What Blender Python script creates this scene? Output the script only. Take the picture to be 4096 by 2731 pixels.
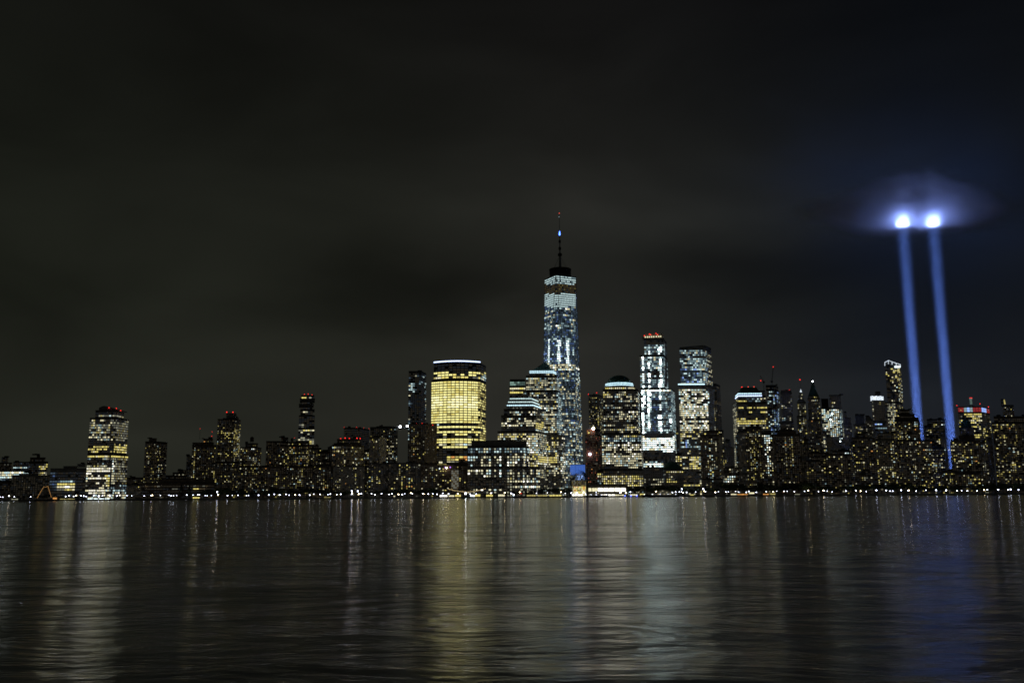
import bpy, bmesh, math, random
from mathutils import Vector, Matrix
R = math.radians
random.seed(11)
for o in list(bpy.data.objects): bpy.data.objects.remove(o)
S = bpy.context.scene
COL = S.collection

# ------------------------------------------------------------------ camera
F = 3700.0; PITCH = R(9.4); ROLL = R(0.37); CAM = Vector((0, 0, 5.0))
fw = Vector((0, math.cos(PITCH), math.sin(PITCH))); up0 = Vector((0, -math.sin(PITCH), math.cos(PITCH))); r0 = Vector((1, 0, 0))
rt = r0*math.cos(ROLL) - up0*math.sin(ROLL); upv = r0*math.sin(ROLL) + up0*math.cos(ROLL)
cd = bpy.data.cameras.new('camera'); cam = bpy.data.objects.new('camera', cd); COL.objects.link(cam)
m = Matrix((rt, upv, -fw)).transposed().to_4x4(); m.translation = CAM; cam.matrix_world = m
cd.sensor_width = 36; cd.lens = F*36/4096; cd.clip_start = 0.05; cd.clip_end = 60000
cd.dof.use_dof = True; cd.dof.focus_distance = 1600; cd.dof.aperture_fstop = 5.0
S.camera = cam
S.render.engine = 'CYCLES'
S.view_settings.view_transform = 'Standard'; S.view_settings.look = 'None'; S.view_settings.gamma = 1; S.view_settings.exposure = 0
cy = S.cycles
cy.use_denoising = True; cy.use_adaptive_sampling = False
cy.max_bounces = 12; cy.diffuse_bounces = 1; cy.glossy_bounces = 2; cy.transmission_bounces = 2; cy.transparent_max_bounces = 8
cy.volume_bounces = 10; cy.volume_step_rate = 1.0; cy.volume_max_steps = 64
cy.sample_clamp_indirect = 14; cy.sample_clamp_direct = 0
cy.caustics_reflective = True; cy.blur_glossy = 0.0
cy.pixel_filter_type = 'BLACKMAN_HARRIS'; cy.filter_width = 1.7
BEAM_W = 1.7e5; HAZE_D = 0

def ray(px, py): return fw*F + rt*(px-2048) + upv*(1365.5-py)
def at(px, py, Y):
    r = ray(px, py); return CAM + r*(Y/r.y)
def proj(P):
    d = Vector(P)-CAM; k = F/d.dot(fw); return 2048+d.dot(rt)*k, 1365.5-d.dot(upv)*k
ZM = {1:(0,1500,2.852),2:(500,1500,2.852),3:(1000,1500,2.852),4:(1500,1400,2.412),5:(1980,1400,2.412),6:(2100,800,2.24),
      7:(2300,1300,2.09),8:(2700,1350,2.24),9:(3100,1450,2.614),10:(3500,1400,2.413),11:(3300,600,1.742),0:(0,0,1),
      21:(0,1850,4.704),22:(1700,1850,4.704),23:(2200,1830,4.704),24:(2600,1830,4.704)}
def zp(z, x, y):
    a, b, s = ZM[z]; return a+x/s, b+y/s
def zinv(z, px, py):
    a, b, s = ZM[z]; return (px-a)*s, (py-b)*s

# ------------------------------------------------------------------ world: overcast night sky lit by the city
W = bpy.data.worlds.new('World'); S.world = W; W.use_nodes = True
nt = W.node_tree; N = nt.nodes; L = nt.links
for n in list(N): N.remove(n)
def nd(t, **k):
    n = N.new(t)
    for a, b in k.items(): setattr(n, a, b)
    return n
out = nd('ShaderNodeOutputWorld'); bg = nd('ShaderNodeBackground'); L.new(bg.outputs[0], out.inputs[0])
tc = nd('ShaderNodeTexCoord'); sx = nd('ShaderNodeSeparateXYZ'); L.new(tc.outputs['Generated'], sx.inputs[0])
def wm(op, a, b=None, c=None):
    n = nd('ShaderNodeMath', operation=op)
    for i, v in enumerate((a, b, c)):
        if v is None: continue
        if isinstance(v, (int, float)): n.inputs[i].default_value = v
        else: L.new(v, n.inputs[i])
    return n.outputs[0]
ramp = nd('ShaderNodeValToRGB'); L.new(sx.outputs[2], ramp.inputs[0])
cr = ramp.color_ramp; cr.elements[0].position = 0.0; cr.elements[0].color = (.0215, .0215, .0185, 1)
cr.elements[1].position = 1.0; cr.elements[1].color = (.002, .002, .002, 1)
for p, c in ((.08, (.0195, .0195, .0168)), (.2, (.0145, .0150, .0125)), (.34, (.0112, .0115, .0100)), (.47, (.0068, .0068, .0064)), (.6, (.0040, .0040, .0040))):
    e = cr.elements.new(p); e.color = (*c, 1)
mp = nd('ShaderNodeMapping'); mp.inputs['Scale'].default_value = (1.6, 1, 3.8); mp.inputs['Location'].default_value = (0.35, 0, .2)
L.new(tc.outputs['Generated'], mp.inputs[0])
nz = nd('ShaderNodeTexNoise'); nz.inputs['Scale'].default_value = 2.1; nz.inputs['Detail'].default_value = 4; nz.inputs['Roughness'].default_value = .42
nz.inputs['Distortion'].default_value = .4
L.new(mp.outputs[0], nz.inputs[0])
mr = nd('ShaderNodeMapRange'); mr.inputs[1].default_value = .30; mr.inputs[2].default_value = .70; mr.inputs[3].default_value = .62; mr.inputs[4].default_value = 1.18
L.new(nz.outputs[0], mr.inputs[0])
# the cloud deck is greener to the west of the city lights, neutral over the tall towers, darker and bluer over the harbour
tint = nd('ShaderNodeValToRGB'); 
ax = wm('ADD', sx.outputs[0], .5); L.new(ax, tint.inputs[0])
tr = tint.color_ramp; tr.elements[0].position = 0; tr.elements[0].color = (.84, .90, .76, 1); tr.elements[1].position = 1; tr.elements[1].color = (.52, .60, .84, 1)
for p, c in ((.35, (.95, .97, .88)), (.56, (1.12, 1.10, 1.10)), (.74, (.84, .88, .98)), (.88, (.62, .72, .98))):
    e = tr.elements.new(p); e.color = (*c, 1)
mx = nd('ShaderNodeMix', data_type='RGBA', blend_type='MULTIPLY'); mx.inputs[0].default_value = 1
L.new(ramp.outputs[0], mx.inputs[6]); L.new(tint.outputs[0], mx.inputs[7])
mx2 = nd('ShaderNodeVectorMath', operation='SCALE'); L.new(mx.outputs[2], mx2.inputs[0]); L.new(mr.outputs[0], mx2.inputs['Scale'])
# broad clouds and sky glow: (pixel x, y, half width, half height, factor)
dx = wm('DIVIDE', sx.outputs[0], sx.outputs[1]); dz = wm('DIVIDE', sx.outputs[2], sx.outputs[1])
wob = nd('ShaderNodeTexNoise'); wob.inputs['Scale'].default_value = 3.4; wob.inputs['Detail'].default_value = 3; L.new(mp.outputs[0], wob.inputs[0])
dx = wm('MULTIPLY_ADD', wob.outputs[0], .16, wm('ADD', dx, -.08)); dz = wm('MULTIPLY_ADD', wob.outputs[0], -.07, wm('ADD', dz, .035))
fac = None; blu = None
def blob(px, py, hw, hh):
    r_ = ray(px, py); x0, z0 = r_.x/r_.y, r_.z/r_.y
    a = wm('DIVIDE', wm('SUBTRACT', dx, x0), hw/F); b = wm('DIVIDE', wm('SUBTRACT', dz, z0), hh/F)
    e = wm('EXPONENT', wm('MULTIPLY', wm('ADD', wm('MULTIPLY', a, a), wm('MULTIPLY', b, b)), -1))
    return wm('MULTIPLY', e, wm('GREATER_THAN', sx.outputs[1], 0.02))
for px, py, hw, hh, k in ((1750, 1130, 450, 140, -.50), (1350, 1270, 500, 90, -.25), (2950, 1060, 520, 110, -.35), (2250, 760, 900, 260, .22), (2500, 1450, 900, 420, .36), (2500, 850, 500, 150, .15), (700, 1000, 900, 330, .16), (3750, 1150, 450, 260, -.30), (1700, 300, 1500, 250, -.12), (3300, 600, 500, 200, .12), (2900, 850, 500, 70, .14)):
    e = wm('MULTIPLY_ADD', blob(px, py, hw, hh), k, 1.0); fac = e if fac is None else wm('MULTIPLY', fac, e)
mx3 = nd('ShaderNodeVectorMath', operation='SCALE'); L.new(mx2.outputs[0], mx3.inputs[0]); L.new(fac, mx3.inputs['Scale'])
beam_glow = nd('ShaderNodeVectorMath', operation='SCALE'); beam_glow.inputs[0].default_value = (.0012, .0042, .0170); L.new(wm('ADD', blob(3690, 760, 430, 260), wm('MULTIPLY', blob(3750, 950, 600, 700), .28)), beam_glow.inputs['Scale'])  # blue glow of the beams on the overcast, painted into the sky
mx4 = nd('ShaderNodeVectorMath', operation='ADD'); L.new(mx3.outputs[0], mx4.inputs[0]); L.new(beam_glow.outputs[0], mx4.inputs[1]); mx2 = mx4
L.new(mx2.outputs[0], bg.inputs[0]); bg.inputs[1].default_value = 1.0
W.cycles.sampling_method = 'MANUAL'; W.cycles.sample_map_resolution = 256

# ------------------------------------------------------------------ materials
MAT = {}
def wallmat(name, col, rough=.75, metal=0., var=.35, scale=.25, spec=.4):
    m = bpy.data.materials.new(name); m.use_nodes = True; t = m.node_tree; b = t.nodes['Principled BSDF']
    tcn = t.nodes.new('ShaderNodeTexCoord'); n = t.nodes.new('ShaderNodeTexNoise'); n.inputs['Scale'].default_value = scale; n.inputs['Detail'].default_value = 5
    t.links.new(tcn.outputs['Object'], n.inputs[0])
    r = t.nodes.new('ShaderNodeValToRGB'); r.color_ramp.elements[0].position = .3; r.color_ramp.elements[1].position = .7
    r.color_ramp.elements[0].color = (*[c*(1-var) for c in col], 1); r.color_ramp.elements[1].color = (*[min(1, c*(1+var)) for c in col], 1)
    t.links.new(n.outputs[0], r.inputs[0]); t.links.new(r.outputs[0], b.inputs['Base Color'])
    b.inputs['Roughness'].default_value = rough; b.inputs['Metallic'].default_value = metal; b.inputs['Specular IOR Level'].default_value = spec
    MAT[name] = m; return m
wallmat('dark_brick', (.22, .17, .13)); wallmat('brown_brick', (.30, .22, .16)); wallmat('beige_stone', (.50, .46, .38)); wallmat('grey_stone', (.36, .35, .33))
wallmat('granite', (.32, .30, .29), .5); wallmat('dark_glass', (.03, .036, .042), .12, 0, .2, .05, .8); wallmat('blue_glass', (.05, .08, .13), .1, .3, .2, .05, .8)
wallmat('roofing', (.06, .06, .062), .9); wallmat('steel', (.3, .31, .32), .4, .8, .15); wallmat('concrete', (.32, .31, .29), .85); wallmat('copper_green', (.08, .2, .17), .6)
wallmat('bark', (.08, .055, .04), .95); wallmat('leaf', (.055, .085, .035), .7, 0, .45, 1.2); wallmat('needle', (.03, .055, .03), .8, 0, .4, 1.2)
wallmat('black_metal', (.03, .03, .032), .5, .6); wallmat('white_paint', (.78, .78, .78), .3, 0, .05); wallmat('navy_paint', (.02, .025, .04), .25, 0, .1)
wallmat('canvas', (.62, .52, .38), .8, 0, .08); wallmat('asphalt', (.06, .06, .06), .9); wallmat('ledge_stone', (.80, .62, .34), .9, 0, .3, 9); wallmat('window_frame', (.05, .05, .05), .5, .3)
wallmat('netting', (.28, .10, .05), .9)
def emat(name, col, s, nee=False, var=0):
    m = bpy.data.materials.new(name); m.use_nodes = True; t = m.node_tree; b = t.nodes['Principled BSDF']
    b.inputs['Base Color'].default_value = (.04, .045, .05, 1); b.inputs['Roughness'].default_value = .15
    b.inputs['Emission Color'].default_value = (*col, 1); b.inputs['Emission Strength'].default_value = s
    if var:   # rooms differ: blinds, furniture and lamps behind the panes
        tcn = t.nodes.new('ShaderNodeTexCoord'); n = t.nodes.new('ShaderNodeTexNoise'); n.inputs['Scale'].default_value = .55; n.inputs['Detail'].default_value = 2
        t.links.new(tcn.outputs['Object'], n.inputs[0])
        r = t.nodes.new('ShaderNodeMapRange'); r.inputs[1].default_value = .3; r.inputs[2].default_value = .7; r.inputs[3].default_value = s*(1-var); r.inputs[4].default_value = s*(1+var)
        t.links.new(n.outputs[0], r.inputs[0]); t.links.new(r.outputs[0], b.inputs['Emission Strength'])
    m.cycles.emission_sampling = 'FRONT' if nee else 'NONE'
    MAT[name] = m; return m
for a in (('Y1', (1, .85, .24), .95), ('Y2', (1, .85, .28), .46), ('Y3', (1, .82, .28), .17), ('W1', (1, .92, .58), .95), ('W2', (.96, .95, .66), .42), ('W3', (.92, .92, .74), .15),
          ('C1', (.74, .98, .98), 1.0), ('C2', (.60, .88, .95), .38), ('C3', (.42, .62, .85), .12), ('B1', (.30, .48, 1), 1.1), ('B2', (.22, .38, .85), .26), ('O1', (1, .45, .12), .8),
          ('X1', (1, .97, .84), 2.2), ('X2', (.85, 1, 1), 2.0), ('G1', (.62, 1, .85), .40), ('G2', (.5, .8, .7), .14), ('R1', (1, .10, .10), .24), ('R2', (1, .3, .18), .28), ('P1', (.5, .2, 1), 1.6), ('YG', (.96, .88, .33), 1.2), ('YH', (1, .93, .46), 1.65), ('C4', (.32, .48, .62), .075), ('XX', (.80, 1, .97), 15), ('X3', (1, .96, .80), 1.25)):
    emat(a[0], a[1], a[2], var=.35)
for a in (('D1', (1, .84, .60), .020), ('D2', (.7, .82, 1), .016), ('D3', (1, .75, .4), .07)): emat(*a, var=.5)  # dim rooms; on unlit panes this faint glow lifts the dark facades
emat('dark_pane', (1, 1, 1), 0); 
emat('beacon_red', (1, .03, .02), 2.2); emat('beacon_dim', (1, .1, .06), 2.0); emat('lamp_white', (.72, .78, 1), 13, True); emat('lamp_low', (.84, .88, 1), 9); emat('lamp_warm', (1, .8, .45), 22, True)
emat('lamp_blue', (.1, .15, 1), 10); emat('strip_cool', (.60, .88, 1), 1.6, var=.25); emat('strip_blue', (.55, .68, 1), 2.2, var=.2); emat('flood', (.92, .97, 1), 22, True); emat('string_orange', (1, .50, .14), .6)
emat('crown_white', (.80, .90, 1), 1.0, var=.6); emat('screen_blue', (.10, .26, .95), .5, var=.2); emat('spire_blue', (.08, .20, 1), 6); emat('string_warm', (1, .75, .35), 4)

# ------------------------------------------------------------------ helpers
def tag(o, label=None, cat=None, group=None, kind=None):
    if label: o['label'] = label
    if cat: o['category'] = cat
    if group: o['group'] = group
    if kind: o['kind'] = kind
    return o
def empty(name, loc=(0, 0, 0), rz=0, parent=None):
    o = bpy.data.objects.new(name, None); COL.objects.link(o); o.location = loc; o.rotation_euler = (0, 0, rz); o.parent = parent; o.empty_display_size = 1; return o
class MB:
    def __init__(s): s.v = []; s.f = []; s.m = []; s.mats = []
    def mi(s, m):
        if m not in s.mats: s.mats.append(m)
        return s.mats.index(m)
    def quad(s, pts, m):
        k = len(s.v); s.v += [tuple(p) for p in pts]; s.f.append(tuple(range(k, k+len(pts)))); s.m.append(s.mi(m))
    def prism(s, bot, top, m, cap=True, base=False):
        n = len(bot); k = len(s.v); s.v += [tuple(p) for p in bot]+[tuple(p) for p in top]; i = s.mi(m)
        for a in range(n):
            b = (a+1) % n; s.f.append((k+a, k+b, k+n+b, k+n+a)); s.m.append(i)
        if cap: s.f.append(tuple(range(k+n, k+2*n))); s.m.append(i)
        if base: s.f.append(tuple(reversed(range(k, k+n)))); s.m.append(i)
    def box(s, x0, x1, y0, y1, z0, z1, m, base=True):
        p = [(x0, y0), (x1, y0), (x1, y1), (x0, y1)]
        s.prism([(*q, z0) for q in p], [(*q, z1) for q in p], m, True, base)
    def tube(s, a, b, ra, rb, m, n=6, cap=True):
        a = Vector(a); b = Vector(b); d = (b-a).normalized(); u = d.orthogonal().normalized(); w = d.cross(u)
        c = [(math.cos(2*math.pi*i/n), math.sin(2*math.pi*i/n)) for i in range(n)]
        s.prism([a+u*(ra*x)+w*(ra*y) for x, y in c], [b+u*(rb*x)+w*(rb*y) for x, y in c], m, cap, cap)
    def lathe(s, c, prof, m, n=20):
        c = Vector(c)
        for (ra, za), (rb, zb) in zip(prof, prof[1:]):
            for i in range(n):
                t0 = 2*math.pi*i/n; t1 = 2*math.pi*(i+1)/n
                q = [c+Vector((ra*math.cos(t0), ra*math.sin(t0), za)), c+Vector((ra*math.cos(t1), ra*math.sin(t1), za)), c+Vector((rb*math.cos(t1), rb*math.sin(t1), zb)), c+Vector((rb*math.cos(t0), rb*math.sin(t0), zb))]
                if ra < 1e-6: q = q[1:]
                elif rb < 1e-6: q = q[:3]
                s.quad(q, m)
    def build(s, name, parent=None, origin=None, smooth=False):
        me = bpy.data.meshes.new(name)
        v = s.v if origin is None else [(x-origin[0], y-origin[1], z-origin[2]) for x, y, z in s.v]
        me.from_pydata(v, [], s.f)
        for q in s.mats: me.materials.append(MAT[q])
        me.polygons.foreach_set('material_index', s.m)
        if smooth: me.polygons.foreach_set('use_smooth', [True]*len(s.f))
        me.update()
        o = bpy.data.objects.new(name, me); COL.objects.link(o)
        if parent is not None:
            o.parent = parent
        return o
_sph = {}
def sphere_mesh(r, m, name='globe', seg=10):
    k = (r, m)
    if k not in _sph:
        b = MB(); b.lathe((0, 0, 0), [(r*math.sin(math.pi*i/6), -r*math.cos(math.pi*i/6)) for i in range(7)], m, seg)
        me = bpy.data.meshes.new(name); me.from_pydata(b.v, [], b.f); me.materials.append(MAT[m]); me.polygons.foreach_set('use_smooth', [True]*len(b.f)); _sph[k] = me
    return _sph[k]
def ball(name, P, r, m, parent):
    if m.startswith('beacon'): r *= .75
    o = bpy.data.objects.new(name, sphere_mesh(r, m)); COL.objects.link(o); o.parent = parent
    o.location = Vector(P)-(parent.location if parent else Vector()); return o

# one shared window mesh per glow colour: frame, sides and pane
_win = {}
def win_mesh(m):
    if m not in _win:
        b = MB(); e = .07; t = -.16
        o4 = [(-.5, t, 0), (.5, t, 0), (.5, t, 1), (-.5, t, 1)]; i4 = [(-.5+e, t, e), (.5-e, t, e), (.5-e, t, 1-e), (-.5+e, t, 1-e)]
        for a in range(4):
            c = (a+1) % 4; b.quad([o4[a], o4[c], i4[c], i4[a]], 'window_frame')
            b.quad([(o4[a][0], 0, o4[a][2]), (o4[c][0], 0, o4[c][2]), o4[c], o4[a]], 'window_frame')
        b.quad(i4, m)
        me = bpy.data.meshes.new('window'); me.from_pydata(b.v, [], b.f)
        for q in b.mats: me.materials.append(MAT[q])
        me.polygons.foreach_set('material_index', b.m); _win[m] = me
    return _win[m]
PAL = {
 'home': [('Y1', 2.4), ('Y2', 3), ('W1', 1.6), ('W2', 2.2), ('Y3', 4), ('C1', .4), ('C2', .4), ('O1', .25), ('W3', 2.5), ('D3', 4)],
 'homew': [('W1', 3), ('W2', 3), ('C1', 1.2), ('Y2', 1.5), ('Y1', .8), ('W3', 3), ('C2', 1), ('D3', 2)],
 'gold': [('Y1', 6), ('Y2', 3), ('W1', 1.5)], 'goldhot': [('W1', 6), ('X1', .5), ('Y1', 2)], 'goldlow': [('Y2', 2), ('Y3', 3), ('YG', 2)], 'gg': [('YG', 12), ('Y1', 2), ('Y2', .7)], 'gh': [('YH', 5), ('YG', 3)],
 'off': [('W1', 2.5), ('W2', 4), ('C2', 1.2), ('W3', 4), ('Y2', 1), ('C1', .5), ('C3', 1)], 'offy': [('Y1', 3), ('W1', 3), ('Y2', 3), ('W3', 2)],
 'cool': [('C1', 2.2), ('W1', .6), ('C2', 4), ('C3', 3.5), ('W2', .8)], 'hot': [('X2', 4), ('X1', 3), ('W1', 2), ('C1', 2)], 'hotc': [('XX', 4), ('X2', 3), ('C1', 3), ('C2', 1)],
 'blue': [('B1', 2.5), ('C2', 3), ('C1', 2), ('B2', 2), ('C3', 2)], 'blued': [('C3', 5), ('B2', 2.5), ('C2', 1.8), ('C4', 2)], 'dim': [('D1', 3), ('D3', 2), ('W3', 1)], 'dimc': [('D2', 3), ('D1', 1), ('C3', .5)],
 'red': [('R2', 4), ('D3', 3), ('O1', .6), ('W3', 1)], 'orange': [('O1', 4), ('Y1', 3), ('Y2', 2)], 'white': [('X1', 1.1), ('W1', 4), ('C1', 1.5), ('W2', 3), ('W3', 1)], 'palet': [('W3', 5), ('W2', 2), ('Y3', 2)], 'hotx': [('XX', 3), ('X2', 3), ('C1', 1.5)], 'hotl': [('X3', 5), ('W1', 3), ('W2', 1)], 'steelw': [('C3', 3), ('C2', 4), ('C1', 1.6), ('W3', 1.5)], 'green': [('G1', 3), ('G2', 3)], 'rowW': [('C1', 4), ('W1', 4), ('W2', 1), ('X1', 1.2), ('X2', .8)],
 'pale': [('W2', 4), ('W3', 3), ('W1', 1)]}
def pick(pal, rnd):
    L_ = PAL[pal]; t = rnd.random()*sum(w for _, w in L_)
    for m_, w in L_:
        t -= w
        if t <= 0: return m_
    return L_[-1][0]

SHORE = 1490.0; GZ = 2.2
def foot(z, Y, D, tier, arc=0):
    """plan polygon of a tier, and its visible faces from left to right"""
    xl, xc, xr, y = tier[:4]; yl, yr = y if isinstance(y, tuple) else (y, y)
    def X(x, yy, YY):
        px, py = zp(z, x, yy); return at(px, py, YY).x
    if xc is None:
        a = X(xl, yl, Y); b = X(xr, yr, Y); k = (Y+D)/Y
        poly = [Vector((a, Y)), Vector((b, Y)), Vector((b*k, Y+D)), Vector((a*k, Y+D))]; faces = [(poly[0], poly[1])]
    elif xc-xl >= xr-xc:
        l = Vector((X(xl, yl, Y), Y)); c = Vector((X(xc, yr, Y), Y)); r = Vector((X(xr, yr, Y+D), Y+D)); poly = [l, c, r, l+r-c]; faces = [(l, c), (c, r)]
    else:
        l = Vector((X(xl, yl, Y+D), Y+D)); c = Vector((X(xc, yl, Y), Y)); r = Vector((X(xr, yr, Y), Y)); poly = [l, c, r, l+r-c]; faces = [(l, c), (c, r)]
    if arc:
        a, b = faces[0]; n = 12; d = (b-a); nn = Vector((d.y, -d.x)).normalized()
        pts = [a+d*(i/n)+nn*(arc*4*(i/n)*(1-i/n)) for i in range(n+1)]
        poly = pts+poly[2:]; faces = [(pts[i], pts[i+1]) for i in range(n)]+faces[1:]
    px, py = zp(z, xl, yl); zl = at(px, py, Y).z; px, py = zp(z, xr if xc is None else (xc if xc-xl >= xr-xc else xr), yr); zr = at(px, py, Y).z
    return poly, faces, zl, zr
def put_windows(root, org, faces_by_tier, z, win, zones, seed, p0=.5, pal0='home', stubs=True):
    """faces_by_tier: [(faces, z0, z1)]; win=(mode, floor, pitch, wfrac, hfrac)"""
    mode, fh, pitch, wf, hf = win; rnd = random.Random(seed); cand = []; bands = {}
    floorq = {}; colq = {}
    for faces, z0, z1 in faces_by_tier:
        n0 = int(math.ceil((z0-GZ)/fh)); n1 = int((z1-.6-GZ)/fh)
        for k in range(n0, n1):
            zz = GZ+k*fh+fh*(1-hf)*.5
            if zz < z0+.1 or zz+fh*hf > z1-.3: continue
            if k not in floorq: floorq[k] = rnd.gauss(0, 1)
            for a, b in faces:
                d = b-a; ln = d.length
                if ln < 2.0: continue
                nc = max(1, round(ln/pitch)); pw = ln/nc; dn = d/ln; nn = Vector((dn.y, -dn.x)); on = False
                for c in range(nc):
                    q = a+d*((c+.5)/nc); px, py = proj((q.x, q.y, zz+fh*hf/2)); X_, Y_ = zinv(z, px, py)
                    p, pal = p0, pal0
                    for zn in zones:
                        if zn[0] <= X_ < zn[2] and zn[1] <= Y_ < zn[3]: p, pal = zn[4], zn[5]
                    if mode == 'b':
                        qf = min(1, max(0, p+floorq[k]*.22*(1 if .03 < p < .93 else 0)))
                        if c == 0 or rnd.random() > .38: on = rnd.random() < qf
                        if p > .985: on = True
                        if p <= 0: on = False
                    else:
                        cf = colq.setdefault((round(a.x), c), rnd.gauss(0, 1))
                        on = rnd.random() < min(1, max(0, p*(1+.35*floorq[k]+.4*cf)*(.72 if p < .6 else 1)))
                    w = pw*wf; h = fh*hf
                    if mode == 'w' and p < .8: w *= rnd.choice((.6, .85, 1, 1, 1.45)); h *= rnd.choice((.8, 1, 1, 1.1))
                    if on: mm = pick(pal, rnd)
                    elif p <= -1: continue
                    elif pal in ('steelw', 'blue', 'blued', 'hotc'): mm = rnd.choice(('C4', 'C4', 'D2'))
                    else: mm = rnd.choice(('D1', 'D2', 'dark_pane', 'D1', 'D1' if mode == 'w' else 'D2'))  # most unlit panes still emit a faint added glow
                    if mode == 'b':
                        B_ = bands.setdefault(k, MB()); h0 = q-dn*(w/2)+nn*.18; h1 = q+dn*(w/2)+nn*.18
                        B_.quad([(h0.x-org[0], h0.y-org[1], zz-org[2]), (h1.x-org[0], h1.y-org[1], zz-org[2]), (h1.x-org[0], h1.y-org[1], zz+h-org[2]), (h0.x-org[0], h0.y-org[1], zz+h-org[2])], mm)
                    else: cand.append((on, q, zz, w, h, dn, nn, mm))
    for k, B_ in bands.items(): B_.build('window_band', root)
    lit = [c for c in cand if c[0]]; rest = [c for c in cand if not c[0]]
    lit.sort(key=lambda c: -c[3]*c[4]*(1 if abs(c[5].y) < .1 else .4)+rnd.random()*.3)
    for on, q, zz, w, h, dn, nn, mm in lit[:100]:
        o = bpy.data.objects.new('window', win_mesh(mm)); COL.objects.link(o); o.parent = root
        o.location = (q.x-org[0], q.y-org[1], zz-org[2]); o.rotation_euler = (0, 0, math.atan2(dn.y, dn.x)); o.scale = (w, 1, h)
    rest += lit[100:]
    if rest:
        B_ = MB()
        for on, q, zz, w, h, dn, nn, mm in rest:
            h0 = q-dn*(w/2)+nn*.12; h1 = q+dn*(w/2)+nn*.12
            B_.quad([(h0.x-org[0], h0.y-org[1], zz-org[2]), (h1.x-org[0], h1.y-org[1], zz-org[2]), (h1.x-org[0], h1.y-org[1], zz+h-org[2]), (h0.x-org[0], h0.y-org[1], zz+h-org[2])], mm)
        tag(B_.build('small_windows', root), kind='stuff')
_seed = [100]; LAST = [None]
def B(z, Y, D, tiers, wall, win, zones, label, cat='tower', name='apartment_tower', p=.3, pal='home', arc=0, reds=(), junk=True, caps=True, group=None, skip=(), strips=()):
    """a building from tiers given bottom to top in zoom coordinates (xl, xc, xr, ytop) at depth Y"""
    _seed[0] += 1; rnd = random.Random(_seed[0]); T = []; z0 = GZ
    for i, t in enumerate(tiers):
        poly, faces, zl, zr = foot(z, Y+i*1.5, D-i*2.0 if D > 2*len(tiers)+6 else D-i*.6, t, arc); T.append((poly, faces, z0, zl, zr)); z0 = min(zl, zr)-.0
    c = sum((p_ for p_ in T[0][0]), Vector((0, 0)))/len(T[0][0]); org = Vector((c.x, c.y, GZ))
    root = empty(name, org); tag(root, label, cat, group)
    b = MB(); rf = MB(); o = org
    for i, (poly, faces, a, zl, zr) in enumerate(T):
        xs = [q.x for q in poly]; x0, x1 = min(xs), max(xs)
        top = [zl+(zr-zl)*((q.x-x0)/max(.1, x1-x0)) for q in poly]
        bot = [(q.x-o.x, q.y-o.y, a-o.z-(.0 if i == 0 else .5)) for q in poly]
        b.prism(bot, [(q.x-o.x, q.y-o.y, t-o.z) for q, t in zip(poly, top)], wall, True)
        if caps:   # parapet slab a little proud of the wall
            cc = sum((q for q in poly), Vector((0, 0)))/len(poly)
            P2 = [cc+(q-cc)*(1+.5/max(4, (q-cc).length)) for q in poly]
            rf = MB(); rf.prism([(q.x-o.x, q.y-o.y, t-o.z-.2) for q, t in zip(P2, top)], [(q.x-o.x, q.y-o.y, t-o.z+.9) for q, t in zip(P2, top)], 'roofing', True, True); rf.build('roof', root)
    b.build('wall', root)
    poly, faces, a, zl, zr = T[-1]
    if junk and abs(zl-zr) < 1:
        xs = [q.x for q in poly]; ys = [q.y for q in poly]; x0, x1, y0, y1 = min(xs), max(xs), min(ys), max(ys); w = x1-x0
        for k in range(rnd.randint(1, 3)):
            bw = min(w*.35, rnd.uniform(2.5, 7)); bx = rnd.uniform(x0+1.5, max(x0+1.6, x1-bw-1.5)); bd = min(6, (y1-y0)*.4)
            rf = MB(); rf.box(bx-o.x, bx+bw-o.x, y0+2-o.y+k, y0+2+bd+k-o.y, zl-o.z+.9, zl-o.z+rnd.uniform(2, 4.2), 'roofing'); rf.build('roof_house', root)
    if win: put_windows(root, org, [(f, a, min(zl, zr)) for k, (_, f, a, zl, zr) in enumerate(T) if k not in skip], z, win, zones, _seed[0], p, pal)
    for rx, ry, *q in reds:
        px, py = zp(z, rx, ry); P = at(px, py, Y+1.5*len(T)+1.5)
        zt = T[-1][3]
        # a mast carries each beacon down to the roof below it
        mb = MB(); zb = min(P.z-1, zt)-.2; mb.tube((P.x-o.x, P.y-o.y, zb-o.z), (P.x-o.x, P.y-o.y, P.z-o.z), .3, .15, 'black_metal', 5); ms = mb.build('mast', root)
        ball('warning_light', P, .6*(1.5 if not q else q[0]), 'beacon_red' if len(q) < 2 else q[1], root).parent = ms
    LAST[0] = root
    return root, T, org
HOME = ('w', 3.1, 3.3, .48, .52); HOMEB = ('w', 3.2, 4.2, .5, .55); OFF = ('b', 4.0, 3.4, .70, .50); OFFW = ('b', 4.0, 3.1, .8, .6); GRID = ('b', 3.9, 3.6, .58, .55)

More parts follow.
